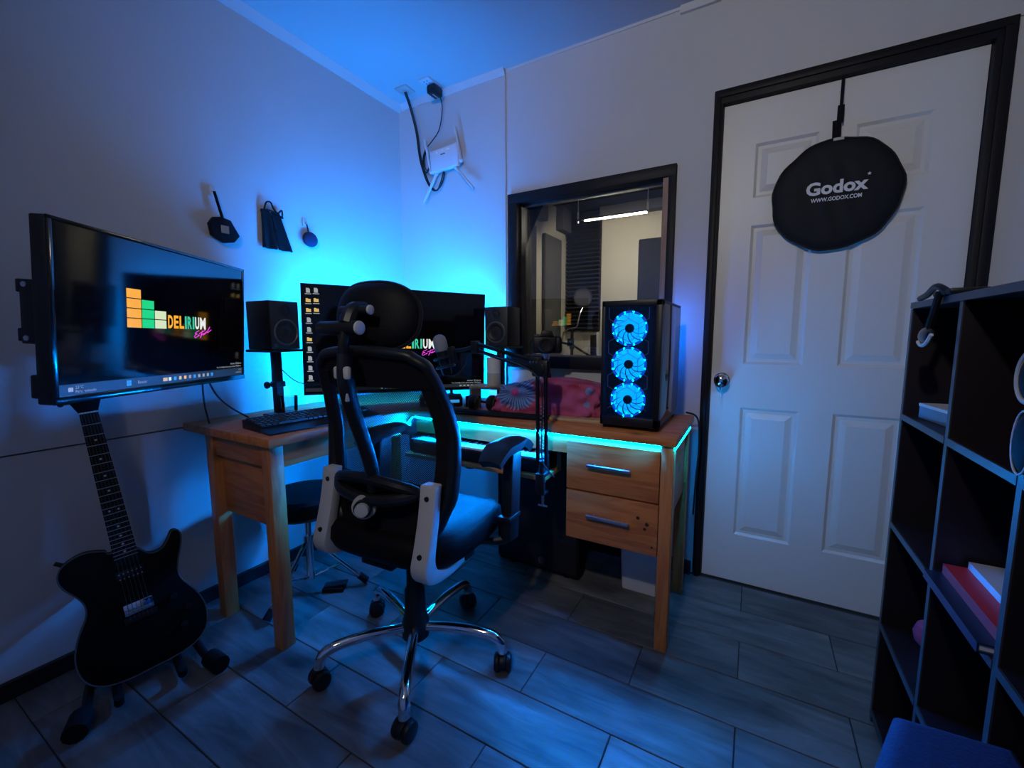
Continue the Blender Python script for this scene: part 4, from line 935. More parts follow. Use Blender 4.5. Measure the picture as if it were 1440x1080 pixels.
bmesh.ops.remove_doubles(cb.bm, verts=cb.bm.verts, dist=0.0005)
bmesh.ops.recalc_face_normals(cb.bm, faces=cb.bm.faces)
tag(cb.build('cloth_bundle', M_CLOTH, None, angle=80, loc=(-0.735, 1.645, TZ + 0.012), rot=(0, 0, rad(7))), 'box wrapped in red floral cloth with a big blue flower on the desk', 'cloth')
tag(MB().box(-0.17, 0.17, -0.115, 0.10, 0, 0.011, bev=0.002).build('pale_board', M_PALEPINE, None, loc=(-0.66, 1.64, TZ), rot=(0, 0, rad(5))), 'thin pale wooden board lying under the floral cloth bundle', 'board')

# ================================================================== COMPUTER TOWER
pc = thing('computer_tower', 'black computer tower with three glowing blue fans on the desk', 'computer', (-0.370, 1.680, TZ))
PW, PD, PH = 0.2055, 0.395, 0.453
x0, x1, y0, y1 = -PW / 2, PW / 2, -PD / 2, PD / 2
MB().box(x0, x1, y0 + 0.036, y1, PH - 0.012, PH - 0.001, bev=0.003).box(x0, x1, y0 + 0.03, y1, 0.014, 0.03, bev=0.003).box(x0, x0 + 0.004, y0 + 0.03, y1, 0.03, PH - 0.012).box(x0, x1, y1 - 0.006, y1, 0.03, PH - 0.012).build('case', M_BLACK, pc)
MB().box(x1 - 0.004, x1, y0 + 0.03, y1, 0.03, PH - 0.012, bev=0.001).build('side_window', mat('black_side_glass', (0.004, 0.004, 0.006), 0.10, var=0.05), pc)
MB().box(x0, x0 + 0.012, y0, y0 + 0.034, 0.014, PH, bev=0.003).box(x1 - 0.022, x1, y0, y0 + 0.034, 0.014, PH, bev=0.003).box(x0, x1, y0, y0 + 0.034, PH - 0.022, PH, bev=0.003).box(x0, x1, y0, y0 + 0.034, 0.014, 0.046, bev=0.003).build('front_frame', M_BLACK, pc)
MB().box(x0 + 0.012, x1 - 0.022, y0 + 0.034, y0 + 0.037, 0.046, PH - 0.022).build('fan_board', M_BLACKMATT, pc, smooth=False)
for fx in (-1, 1):
    for fy in (-1, 1): MB().box(fx * 0.08 - 0.016, fx * 0.08 + 0.016, fy * 0.16 - 0.02, fy * 0.16 + 0.02, 0, 0.0145, bev=0.002).build('foot', M_BLACKMATT, pc)
M_RING = emit('fan_ring_light', (0.0, 0.12, 1.0), FAN_GLOW * 1.2)
M_BLADE = emit('fan_blade_light', (0.0, 0.25, 0.8), FAN_GLOW * 4)
M_DOT = emit('fan_led', (0.0, 0.17, 1.0), FAN_LED)
M_HEX = mat('steel_hex_line', (0.10, 0.13, 0.28), 0.4, 0.2)
fcx = -0.008; fr_ = 0.061
for i, fz in enumerate((0.107, 0.232, 0.357)):
    fan = thing('tmp', 'x', 'x', (fcx, y0 + 0.022, fz)); fan.name = 'fan'
    for kx in list(fan.keys()): del fan[kx]
    fan.parent = pc
    MB().lathe([(fr_ - 0.004, 0), (fr_, 0), (fr_, 0.010), (fr_ - 0.004, 0.010), (fr_ - 0.004, 0)], 40, RX(90)).build('ring', M_RING, fan)
    MB().lathe([(0, 0), (0.016, 0), (0.016, 0.009), (0.014, 0.0105), (0, 0.0105)], 24, RX(90)).build('hub', M_BLACKMATT, fan)
    bl = MB()
    for q in range(11):
        t0 = 2 * PI * q / 11 + i * 0.2; V = []; F = []
        for j in range(5):
            r = 0.016 + (fr_ - 0.022) * j / 4; tw = 0.55 * (j / 4) ** 1.2
            for e_, dd in ((0.0, 0.0), (0.50, 0.007)):
                a_ = t0 + tw + e_; V.append((r * math.cos(a_), -0.001 - dd, r * math.sin(a_))); V.append((r * math.cos(a_), 0.0002 - dd, r * math.sin(a_)))
        for j in range(4):
            p = j * 4; qn = p + 4
            F += [(p, p + 2, qn + 2, qn), (p + 1, qn + 1, qn + 3, p + 3), (p, qn, qn + 1, p + 1), (p + 2, p + 3, qn + 3, qn + 2)]
        F += [(0, 1, 3, 2), (16, 18, 19, 17)]
        bl.raw(V, F)
    bl.build('blades', M_BLADE, fan, smooth=False)
    dm = MB()
    for q in range(12):
        a_ = 2 * PI * q / 12 + 0.3
        dm.ball((0.058 * math.cos(a_), -0.009, 0.058 * math.sin(a_)), 0.0020, n=8)
    dm.build('ring_leds', M_DOT, fan)
rfan = link('rear_fan', None, pc, (0.0, y1 + 0.002, 0.36))
MB().lathe([(0.054, 0), (0.058, 0), (0.058, 0.010), (0.054, 0.010), (0.054, 0)], 36, RX(-90)).build('ring', M_RING, rfan)
MB().lathe([(0, 0), (0.016, 0), (0.016, 0.009), (0, 0.010)], 24, RX(-90)).build('hub', M_BLACKMATT, rfan)
rd = MB()
for q in range(10): a_ = 2 * PI * q / 10; rd.ball((0.050 * math.cos(a_), 0.006, 0.050 * math.sin(a_)), 0.003, n=8)
rd.build('ring_leds', emit('rear_fan_led', (0.0, 0.15, 1.0), 900.0), rfan)
# thin hexagon pattern on the front pane
hx = MB(); S = 0.0395; yv = y0 + 0.0005
segs = set()
def hexa(cx, cz):
    P = [(round(cx + S * math.cos(rad(90 + 60 * k)), 4), round(cz + S * math.sin(rad(90 + 60 * k)), 4)) for k in range(6)]
    for k in range(6):
        a_, b_ = P[k], P[(k + 1) % 6]
        if all(abs(p[0] - fcx) < 0.088 and 0.048 < p[1] < PH - 0.02 for p in (a_, b_)): segs.add(tuple(sorted((a_, b_))))
for r_ in range(-4, 5):
    for c_ in range(-2, 3): hexa(fcx + (c_ + 0.5 * (r_ % 2)) * S * 1.732, 0.232 + r_ * S * 1.5)
for (a_, b_) in sorted(segs): hx.tube([(a_[0], yv, a_[1]), (b_[0], yv, b_[1])], 0.0011, n=5)
hx.build('hexagon_lines', M_HEX, pc)
MB().box(x0 + 0.012, x1 - 0.022, y0 + 0.002, y0 + 0.004, 0.046, PH - 0.022).build('front_pane', M_SMOKE, pc, smooth=False)
for i in range(3): MB().box(0.03 + i * 0.014, 0.039 + i * 0.014, y0 + 0.012, y0 + 0.030, PH - 0.001, PH + 0.001).build('port', M_RIM, pc, smooth=False)

# ================================================================== SMALL THINGS ON THE DESK
tag(MB().box(-0.225, 0.225, -0.03, 0.03, 0, 0.017, bev=0.007, seg=3).build('wrist_rest', M_BLACKMATT, None, loc=(-0.915, 1.487, TZ), rot=(0, 0, rad(6))), 'long black padded wrist rest along the front of the desk', 'wrist rest')
ai = thing('audio_interface', 'black audio interface with blue lit front under the monitor', 'audio interface', (-1.30, 1.60, TZ), (0, 0, rad(40)))
MB().box(-0.10, 0.10, -0.06, 0.06, 0.004, 0.046, bev=0.003).build('case', M_BLACK, ai)
MB().box(-0.095, 0.095, -0.0625, -0.060, 0.008, 0.042).build('front_panel', M_SPKFRONT, ai, smooth=False)
for i in range(4): MB().lathe([(0, 0), (0.008, 0), (0.007, 0.012), (0, 0.012)], 14, T(-0.07 + i * 0.03, -0.0625, 0.026) @ RX(90)).build('knob', M_STEEL, ai)
MB().box(0.035, 0.085, -0.0632, -0.0624, 0.020, 0.034).build('level_display', M_LB, ai, smooth=False)
for fx in (-0.08, 0.08):
    for fy in (-0.045, 0.045): MB().cyl((fx, fy, 0), (fx, fy, 0.005), 0.008, n=10).build('foot', M_BLACKMATT, ai)
tag(MB().ball((0, 0, 0.0), 0.03, 0.05, 0.034, n=20).build('tmp_mouse', M_BLACK), 'x', 'x')
mo_ = bpy.data.objects['tmp_mouse']; mo_.name = 'computer_mouse'
for v in mo_.data.vertices:
    if v.co.z < 0.0: v.co.z = 0.0
mo_.location = (-1.20, 1.525, TZ + 0.0005); mo_.rotation_euler = (0, 0, rad(20)); tag(mo_, 'black computer mouse lying in front of the audio interface', 'mouse')
ri = thing('wooden_riser', 'small pale wooden riser shelf behind the headphones on the desk', 'shelf', (-1.115, 1.760, TZ), (0, 0, rad(8)))
MB().box(-0.085, 0.085, -0.07, 0.04, 0.078, 0.092, bev=0.002).build('top', M_PALEPINE, ri)
for sx in (-0.078, 0.078): MB().box(sx - 0.007, sx + 0.007, -0.065, 0.035, 0, 0.078).build('side', M_PALEPINE, ri, smooth=False)
cup = thing('tall_cup', 'tall white cup with grey lower half on the wooden riser', 'cup', (-1.100, 1.762, TZ + 0.092))
MB().lathe([(0, 0), (0.031, 0), (0.033, 0.004), (0.033, 0.060), (0, 0.060)], 28).build('grey_sleeve', M_GREYPL, cup)
MB().lathe([(0, 0.0602), (0.033, 0.0602), (0.034, 0.135), (0.031, 0.135), (0.030, 0.07), (0, 0.07)], 28).build('white_body', M_WHITEPL, cup)
hp = thing('headphones', 'black headphones lying on the desk beside the floral cloth bundle', 'headphones', (-1.035, 1.575, TZ), (0, 0, rad(15)))
for sx in (-0.042, 0.042):
    e_ = MB().lathe([(0, -0.016), (0.030, -0.016), (0.036, -0.008), (0.036, 0.006), (0.028, 0.014), (0, 0.016)], 24, T(sx, -0.015, 0.0362) @ RY(90) @ RX(10)).build('ear_cup', M_BLACK, hp)
    MB().lathe([(0.024, 0), (0.026, 0.002), (0.024, 0.004), (0.022, 0.002), (0.024, 0)], 20, T(sx + 0.013, -0.015, 0.0362) @ RY(90) @ RX(10)).build('ring', M_RIM, e_)
MB().tube(spline([(-0.045, -0.01, 0.05), (-0.058, 0.035, 0.045), (-0.04, 0.065, 0.03), (0, 0.078, 0.024), (0.04, 0.065, 0.03), (0.058, 0.035, 0.045), (0.045, -0.01, 0.05)], 5), 0.009, n=8, flat=0.6).build('headband', M_BLACKMATT, hp)
tag(MB().box(-0.03, 0.03, -0.022, 0.022, 0, 0.052, bev=0.004).build('small_black_box', M_BLACKMATT, None, loc=(-1.135, 1.635, TZ)), 'small black box standing between headphones and wooden riser', 'box')
for (pts, lab) in (([(-1.27, 1.85, TZ + 0.004), (-1.22, 1.80, TZ + 0.05), (-1.20, 1.74, TZ + 0.03), (-1.215, 1.70, TZ + 0.0045), (-1.19, 1.64, TZ + 0.0045), (-1.15, 1.60, TZ + 0.0045)], 'thin black cable looping over the desk beside the audio interface'),
                   ([(-1.765, 1.10, 0.96), (-1.71, 1.14, 0.90), (-1.66, 1.22, 0.885), (-1.64, 1.30, 0.90)], 'thin black cable sagging from the left speaker stand behind the monitor')):
    tag(MB().tube(spline(pts, 6), 0.0025, n=6).build('desk_cable', M_CABLE), lab, 'cable')

# ================================================================== UNDER THE DESK
dt = thing('drum_throne', 'round black padded stool with chrome tripod under the desk end', 'stool', (-1.605, 1.075, 0))
MB().lathe([(0, 0.372), (0.148, 0.372), (0.158, 0.380), (0.162, 0.405), (0.158, 0.440), (0.145, 0.452), (0.08, 0.457), (0, 0.458)], 40).build('seat', M_LEATHER, dt)
MB().lathe([(0.160, 0.378), (0.165, 0.382), (0.160, 0.387)], 40).build('seat_piping', M_BLACK, dt)
MB().cyl((0, 0, 0.06), (0, 0, 0.25), 0.0165, n=16).cyl((0, 0, 0.25), (0, 0, 0.372), 0.012, n=14).lathe([(0, 0.235), (0.022, 0.235), (0.022, 0.262), (0, 0.262)], 18).build('column', M_CHROME, dt)
for a_ in (-80, 45, 165):
    t = rad(a_)
    def Q(r, z): return (r * math.cos(t), r * math.sin(t), z)
    l_ = MB().tube([Q(0.018, 0.23), Q(0.215, 0.026)], 0.009, n=10).tube([Q(0.018, 0.075), Q(0.125, 0.115)], 0.006, n=8).build('tripod_leg', M_CHROME, dt)
    MB().tube([Q(0.195, 0.046), Q(0.225, 0.017)], [0.014, 0.0165], n=12).build('rubber_foot', M_BLACKMATT, l_)
pd_ = thing('sustain_pedal', 'black sustain pedal on the floor beside the round stool', 'pedal', (-1.535, 1.135, 0), (0, 0, rad(-55)))
MB().box(-0.028, 0.028, -0.045, 0.045, 0, 0.02, bev=0.005).build('base', M_BLACKMATT, pd_)
MB().box(-0.02, 0.02, -0.035, 0.058, 0.021, 0.030, bev=0.003, mtx=RX(6)).build('foot_plate', M_BLACK, pd_)

pa = thing('floor_loudspeaker', 'big black loudspeaker cabinet with round badge under the desk', 'speaker', (-0.83, 1.725, 0))
MB().prism([(-0.20, -0.028), (0.205, -0.028), (0.205, 0.02), (0.16, 0.255), (-0.16, 0.255), (-0.20, 0.02)], 0.012, 0.545, bev=0.012).build('cabinet', M_BLACKMATT, pa)
MB().box(-0.19, 0.195, -0.032, -0.0285, 0.03, 0.53, bev=0.0015).build('grille', mat('steel_grille', (0.008, 0.008, 0.009), 0.6, var=0.3, scale=300, bump=0.5, bscale=500), pa)
MB().lathe([(0, 0), (0.017, 0), (0.017, 0.002), (0.013, 0.003), (0.013, 0.0015), (0, 0.0015)], 26, T(0.025, -0.0322, 0.062) @ RX(90)).box(0.017, 0.020, -0.036, -0.034, 0.054, 0.070).box(0.030, 0.033, -0.036, -0.034, 0.054, 0.070).box(0.022, 0.028, -0.036, -0.034, 0.058, 0.064).build('round_badge', M_RIM, pa)
for fx in (-0.14, 0.14):
    for fy in (0.0, 0.2): MB().cyl((fx, fy, 0), (fx, fy, 0.0125), 0.015, n=12).build('foot', M_BLACK, pa)

wbn = MB().prism([(-0.075, -0.06), (0.075, -0.06), (0.082, -0.05), (0.082, 0.05), (0.075, 0.06), (-0.075, 0.06), (-0.082, 0.05), (-0.082, -0.05)], 0, 0.29, bev=0.006)
for v in wbn.bm.verts: v.co.x *= 0.9 + 0.12 * v.co.z / 0.29; v.co.y *= 0.9 + 0.12 * v.co.z / 0.29
wbo = thing('waste_bin', 'white plastic waste bin under the drawers of the desk', 'bin', (-0.375, 1.81, 0))
wbn.build('body', M_WHITEPL, wbo)
MB().box(-0.088, 0.088, -0.066, 0.066, 0.284, 0.296, bev=0.004).build('rim', M_WHITEPL, wbo)
for (pts, lab) in (([(-1.19, 1.62, 0.566), (-1.185, 1.60, 0.50), (-1.14, 1.60, 0.475), (-1.08, 1.61, 0.50), (-1.05, 1.63, 0.565)], 'black cable loop hanging under the left part of the keyboard tray'),
                   ([(-1.06, 1.60, 0.565), (-1.03, 1.58, 0.51), (-0.97, 1.58, 0.505), (-0.92, 1.60, 0.565)], 'black cable loop hanging under the middle of the keyboard tray')):
    tag(MB().tube(spline(pts, 6), 0.003, n=6).build('tray_cable', M_CABLE), lab, 'cable')
tag(MB().tube(spline([(-0.232, 1.90, TZ + 0.01), (-0.19, 1.935, TZ - 0.02), (-0.182, 1.955, 0.62), (-0.19, 1.97, 0.45), (-0.196, 1.99, 0.30)], 6), 0.004, n=6).build('tower_cable', M_CABLE), 'black cable hanging behind the right end of the desk beside the door', 'cable')
# ================================================================== ELECTRIC GUITAR (local: x right, z up along the neck, front -y)
gt = thing('electric_guitar', 'black single-cutaway electric guitar leaning on a floor stand', 'guitar', (-1.612, 0.524, 0.050), (rad(-12), rad(-5.5), rad(90 - 14)))
# rotation: front faces +x of the room, neck leans back to the wall
body = [(0.0, 0.395), (-0.035, 0.392), (-0.045, 0.405), (-0.09, 0.418), (-0.135, 0.402), (-0.152, 0.37), (-0.145, 0.335), (-0.122, 0.295), (-0.112, 0.262), (-0.118, 0.228), (-0.143, 0.18), (-0.158, 0.13), (-0.158, 0.08), (-0.142, 0.038), (-0.105, 0.010), (-0.05, 0.0), (0.0, 0.0), (0.05, 0.0), (0.105, 0.010), (0.142, 0.038), (0.158, 0.08), (0.158, 0.13), (0.143, 0.18), (0.118, 0.228), (0.112, 0.262), (0.120, 0.30), (0.133, 0.335), (0.142, 0.370), (0.138, 0.394), (0.121, 0.398), (0.106, 0.375), (0.085, 0.352), (0.055, 0.352), (0.035, 0.375)]
bp2 = spline([(x, z, 0) for x, z in body], 4, closed=True)
MXZ = Matrix(((1, 0, 0, 0), (0, 0, 1, 0), (0, 1, 0, 0), (0, 0, 0, 1)))     # poly (x, z) extruded along y
gb_ = MB().prism([(p.x, p.y) for p in bp2], 0.0, 0.044, bev=0.004, mtx=MXZ)
gb_.build('body', M_GUITAR, gt, angle=50)
MB().tube([(p.x * 0.997, 0.001, 0.2 + (p.y - 0.2) * 0.997) for p in bp2], 0.0022, n=6, closed=True).build('binding', M_RIM, gt)
nk_ = MB().raw([(-0.029, -0.008, 0.345), (0.029, -0.008, 0.345), (0.0215, -0.008, 0.835), (-0.0215, -0.008, 0.835), (-0.029, 0.012, 0.345), (0.029, 0.012, 0.345), (0.0215, 0.012, 0.835), (-0.0215, 0.012, 0.835)], [(0, 1, 2, 3), (4, 7, 6, 5), (0, 4, 5, 1), (1, 5, 6, 2), (2, 6, 7, 3), (3, 7, 4, 0)]).build('neck', M_FRETWOOD, gt, smooth=False)
sl = 0.645; nut = 0.833
fp = []
for i in range(1, 23):
    z = nut - sl * (1 - 2 ** (-i / 12)); fp.append(z); hw = 0.0215 + (0.835 - z) / 0.49 * 0.0075
    MB().box(-hw, hw, -0.0095, -0.0075, z - 0.0009, z + 0.0009).build('fret', M_STEEL, nk_, smooth=False)
for i in (3, 5, 7, 9, 12, 15, 17, 19, 21):
    z = (fp[i - 1] + (fp[i - 2] if i > 1 else nut)) / 2
    for dx in ((-0.011, 0.011) if i == 12 else (0,)): MB().cyl((dx, -0.0078, z), (dx, -0.0086, z), 0.0032, n=10).build('inlay', M_WHITEPL, nk_)
hs2 = MB().prism([(-0.0215, 0.835), (0.0215, 0.835), (0.034, 0.87), (0.040, 0.96), (0.030, 1.01), (-0.006, 1.015), (-0.034, 0.99), (-0.036, 0.87)], 0.000, 0.014, bev=0.002, mtx=MXZ).build('headstock', M_GUITAR, gt)
for i in range(6): MB().cyl((-0.033, 0.007, 0.872 + i * 0.022), (-0.050, 0.007, 0.872 + i * 0.022), 0.003, n=8).ball((-0.055, 0.007, 0.872 + i * 0.022), 0.008, 0.004, 0.007, n=10).build('tuner', M_BLACK, hs2)
MB().box(-0.0215, 0.0215, -0.011, 0.0, 0.833, 0.837).build('nut', M_WHITEPL, gt, smooth=False)
def pup(z, m, lab):
    p = MB().box(-0.036, 0.036, -0.009, 0.001, z - 0.018, z + 0.018, bev=0.003).build('pickup', m, gt)
    if lab: tag(p, lab)
    q = MB()
    for i in range(6):
        for dz in (-0.008, 0.008): q.cyl((-0.026 + i * 0.0104, -0.0088, z + dz), (-0.026 + i * 0.0104, -0.0098, z + dz), 0.0022, n=8)
    q.build('pole_piece', M_STEEL, p)
pup(0.312, M_BLACKGLOSS, None); pup(0.205, M_CHROME, 'chrome covered bridge pickup')
MB().box(-0.040, 0.040, -0.012, 0.0, 0.163, 0.180, bev=0.002).build('bridge', M_BLACK, gt)
for (x, z) in ((0.085, 0.19), (0.115, 0.14), (0.095, 0.09)): MB().lathe([(0, 0), (0.010, 0), (0.009, 0.012), (0, 0.013)], 16, T(x, 0, z) @ RX(90)).build('control_knob', M_BLACK, gt)
sg = MB()
for i in range(6): sg.tube([(-0.026 + i * 0.0104, -0.0125, 0.172), (-0.0175 + i * 0.007, -0.0115, 0.836)], 0.0005, n=4)
sg.build('strings', M_RIM, gt)
MB().cyl((-0.132, 0.02, 0.398), (-0.150, 0.02, 0.414), 0.006, n=10).build('strap_button', M_BLACK, gt)

gs = thing('guitar_stand', 'black padded A-frame floor stand under the electric guitar', 'guitar stand', (-1.60, 0.505, 0), (0, 0, rad(-14)))
for s in (-1, 1):
    MB().tube(spline([(-0.115, s * 0.045, 0.30), (-0.105, s * 0.10, 0.12), (-0.075, s * 0.13, 0.045), (0.02, s * 0.145, 0.030), (0.085, s * 0.165, 0.029)], 5), 0.0125, n=10).build('front_leg', M_BLACK, gs)
    MB().tube([(0.035, s * 0.152, 0.030), (0.098, s * 0.168, 0.0285)], 0.028, n=12).build('foam_foot', M_BLACKMATT, gs)
    MB().tube(spline([(-0.10, s * 0.075, 0.10), (-0.07, s * 0.075, 0.035), (0.0, s * 0.075, 0.026), (0.050, s * 0.075, 0.028), (0.064, s * 0.075, 0.055)], 5), 0.012, n=10).build('body_cradle', M_BLACKMATT, gs)
MB().tube([(-0.115, -0.045, 0.30), (-0.115, 0.045, 0.30)], 0.012, n=10).build('cross_bar', M_BLACK, gs)
MB().tube([(-0.105, -0.10, 0.125), (-0.105, 0.10, 0.125)], 0.010, n=10).build('cross_bar', M_BLACK, gs)
MB().tube([(-0.115, 0, 0.30), (-0.22, 0, 0.016)], 0.012, n=10).build('rear_leg', M_BLACK, gs)

# ================================================================== REFLECTOR BAG ON THE DOOR
rb = thing('reflector_bag', 'round black fabric reflector bag hanging on the door', 'bag', (0.230, YB - 0.018, 1.615))
RXA, RZA = 0.196, 0.197
def disc(side):
    def f(u, v):
        t = u * 2 * PI; r = v
        k = 1 + 0.012 * math.sin(7 * t + 1) + 0.008 * math.sin(13 * t)
        x = RXA * math.cos(t) * r * k; z = RZA * math.sin(t) * r * k
        bul = 0.014 * math.sqrt(max(0, 1 - r ** 4)) + 0.0022 * math.sin(9 * x / 0.1 + 3 * z / 0.1) * (1 - r)
        return (x, -side * bul, z)
    return f
rm2 = MB().grid(disc(1), 56, 12).grid(disc(-1), 56, 12)
bmesh.ops.remove_doubles(rm2.bm, verts=rm2.bm.verts, dist=0.0006); bmesh.ops.recalc_face_normals(rm2.bm, faces=rm2.bm.faces)
M_BAG = mat('black_nylon', (0.008, 0.008, 0.010), 0.65, var=0.25, scale=14, bump=0.25, bscale=160, spec=0.25)
rm2.build('pouch', M_BAG, rb, angle=80)
MB().tube([(RXA * (1 + 0.012 * math.sin(7 * t + 1) + 0.008 * math.sin(13 * t)) * math.cos(t), 0, RZA * (1 + 0.012 * math.sin(7 * t + 1) + 0.008 * math.sin(13 * t)) * math.sin(t)) for t in [2 * PI * i / 72 for i in range(72)]], 0.004, n=6, closed=True).build('seam_piping', M_BAG, rb)
MB().box(-0.013, 0.013, -0.002, 0.002, 0.19, 0.26, mtx=RY(-2)).box(-0.010, 0.010, -0.0035, 0.003, 0.25, 0.31, bev=0.001).box(-0.005, 0.005, -0.002, 0.001, 0.30, 0.405).build('hanging_strap', M_FABRIC, rb, smooth=False)
MB().box(-0.016, 0.016, -0.006, 0.006, 0.188, 0.198, bev=0.001).build('strap_stitch', M_GREYPL, rb)
def proj_text(m, dx, dz):
    for v in m.bm.verts:
        x, z = v.co.x + dx, v.co.z + dz; r = math.sqrt((x / RXA) ** 2 + (z / RZA) ** 2)
        v.co = (x, -0.014 * math.sqrt(max(0, 1 - r ** 4)) - 0.0038, z)
    return m
proj_text(text_mb('Godox', 0.062, sx=1.02, bold=0.0022), -0.090, 0.002).build('brand_lettering', M_WHITEINK, rb, smooth=False)
proj_text(text_mb('WWW.GODOX.COM', 0.0195, sx=0.80, bold=0.0005), -0.072, -0.025).build('web_lettering', M_WHITEINK, rb, smooth=False)
st_ = MB()
for i in range(5): a_ = 2 * PI * i / 5 + 0.3; st_.raw([(0.095 + 0.0065 * math.cos(a_), -0.0175, 0.052 + 0.0065 * math.sin(a_)), (0.095 + 0.003 * math.cos(a_ + 0.6), -0.0175, 0.052 + 0.003 * math.sin(a_ + 0.6)), (0.095, -0.0175, 0.052), (0.095 + 0.003 * math.cos(a_ - 0.6), -0.0175, 0.052 + 0.003 * math.sin(a_ - 0.6))], [(0, 1, 2, 3)])
st_.build('star_mark', M_WHITEINK, rb, smooth=False)

# ================================================================== BOOKCASE on the right
M_ESP = mat('espresso_laminate', (0.011, 0.006, 0.009), 0.45, var=0.4, scale=8, bump=0.05)
M_EDGE = mat('grey_edge_band', (0.045, 0.045, 0.052), 0.38, var=0.1)
SX0, SX1 = 0.347, 0.690
YD = [1.467, 1.163, 0.885, 0.607, 0.329]; ZD = [0.0, 0.295, 0.590, 0.885, 1.180]
bk = thing('bookcase', 'dark espresso cube bookcase beside the white door', 'bookcase', (0, 0, 0))
t_ = 0.008
for i, yv in enumerate(YD):
    o = MB().box(SX0 + 0.003, SX1, yv - t_, yv + t_, 0, 1.180 - 0.0165, bev=0.0008, seg=1).build('side_panel' if i in (0, 4) else 'divider', M_ESP, bk)
    MB().box(SX0 + 0.001, SX0 + 0.003, yv - t_ + 0.0005, yv + t_ - 0.0005, 0, 1.163).build('edge_band', M_EDGE, o, smooth=False)
o = MB().box(SX0 + 0.003, SX1, YD[-1] - t_, YD[0] + t_, 1.164, 1.180, bev=0.0008, seg=1).build('top', M_ESP, bk)
MB().box(SX0 + 0.0, SX0 + 0.003, YD[-1] - t_, YD[0] + t_, 1.1645, 1.1795).build('edge_band', M_EDGE, o, smooth=False)
for j in range(4):
    for i in range(4):
        z = ZD[j] + (0.03 if j == 0 else 0)
        o = MB().box(SX0 + 0.003, SX1 - 0.008, YD[i + 1] + t_, YD[i] - t_, z - 0.008, z + 0.008).build('shelf', M_ESP, bk, smooth=False)
        MB().box(SX0 + 0.0, SX0 + 0.003, YD[i + 1] + t_, YD[i] - t_, z - 0.0075, z + 0.0075).build('edge_band', M_EDGE, o, smooth=False)
MB().box(SX1 - 0.008, SX1 - 0.001, YD[-1] + t_, YD[0] - t_, 0.0, 1.163).build('back_panel', M_ESP, bk, smooth=False)
# things on it
cl2 = thing('clip_lamp', 'black clip with glossy white-edged head hooked over the bookcase top', 'clip lamp', (0.352, 1.255, 1.1805))
MB().box(-0.012, 0.05, -0.055, 0.045, 0.0, 0.012, bev=0.004).tube(spline([(-0.006, -0.03, 0.004), (-0.012, 0.02, 0.022), (-0.006, 0.10, 0.010), (0.0, 0.17, 0.006)], 5), 0.007, n=8).tube([(-0.012, 0.0, 0.008), (-0.014, 0.02, -0.04), (-0.016, 0.03, -0.065)], 0.007, n=8).build('clip', M_BLACK, cl2)
MB().ball((-0.018, 0.025, -0.085), 0.012, 0.045, 0.020, n=18, mtx=None).build('head', M_BLACKGLOSS, cl2)
MB().tube(spline([(-0.024, -0.022, -0.082), (-0.026, 0.0, -0.102), (-0.026, 0.03, -0.106), (-0.026, 0.05, -0.098)], 5), 0.004, n=6).build('white_edge', M_WHITEPL, cl2)
sb = thing('small_box', 'small blue-white cardboard box in the upper bookcase cell', 'box', (0.42, 1.335, 0.8935), (0, 0, rad(8)))
MB().box(-0.045, 0.045, -0.075, 0.075, 0, 0.036, bev=0.002).build('carton', mat('pale_blue_card', (0.20, 0.26, 0.34), 0.6), sb)
MB().box(-0.0455, 0.0455, -0.0755, 0.0755, 0.030, 0.037).build('lid', M_WHITEPL, sb, smooth=False)
def book(label, x, yv, z, sx, sy, h, m, rz, cat='book', nm='book', spine=-1):
    t = thing(nm, label, cat, (x, yv, z), (0, 0, rad(rz)), 'books stacked on the bookcase shelf')
    MB().box(-sx / 2, sx / 2, -sy / 2, sy / 2, 0, 0.003).box(-sx / 2, sx / 2, -sy / 2, sy / 2, h - 0.003, h).box(min(spine * sx / 2, spine * (sx / 2 - 0.003)), max(spine * sx / 2, spine * (sx / 2 - 0.003)), -sy / 2, sy / 2, 0.003, h - 0.003).build('cover', m, t, smooth=False)
    MB().box(-sx / 2 + 0.0035, sx / 2 - 0.0035, -sy / 2 + 0.004, sy / 2 - 0.004, 0.0032, h - 0.0032).build('pages', M_WHITEPL, t, smooth=False)
Z0 = 0.5985
book('dark navy folder at the bottom of the stack on the middle bookcase shelf', 0.445, 1.025, Z0, 0.225, 0.245, 0.017, mat('navy_cover', (0.012, 0.022, 0.055), 0.35), 0, 'folder', 'folder')
book('bright red book lying on the dark navy folder in the bookcase', 0.472, 1.025, Z0 + 0.0172, 0.225, 0.24, 0.020, mat('red_cover', (0.60, 0.035, 0.045), 0.45), 0)
book('white booklet lying on the red book in the bookcase', 0.500, 1.025, Z0 + 0.0374, 0.21, 0.235, 0.014, mat('white_cover', (0.60, 0.61, 0.66), 0.5), 0)
book('black book with pale page edge on top of the white booklet', 0.525, 1.01, Z0 + 0.0516, 0.19, 0.18, 0.018, M_BLACK, 0, spine=1)
tag(MB().lathe([(0, 0.0), (0.018, 0.004), (0.032, 0.02), (0.036, 0.04), (0.030, 0.062), (0.012, 0.076), (0, 0.078)], 20).build('pink_ball', mat('pink_felt', (0.42, 0.05, 0.13), 0.8, var=0.3, scale=60, bump=0.4), None, loc=(0.43, 1.385, 0.3035)), 'pink fuzzy ball in the lower bookcase cell near the door', 'ball')
hp2 = thing('hanging_headphones', 'black headphones with pale rims hooked on the bookcase divider', 'headphones', (0.330, 0.832, 0.952))
MB().ball((0, 0, 0.09), 0.014, 0.028, 0.034, n=20).build('ear_cup', M_BLACKMATT, hp2)
MB().ball((0, 0.002, 0.0), 0.012, 0.024, 0.044, n=20).build('ear_cup', M_BLACKMATT, hp2)
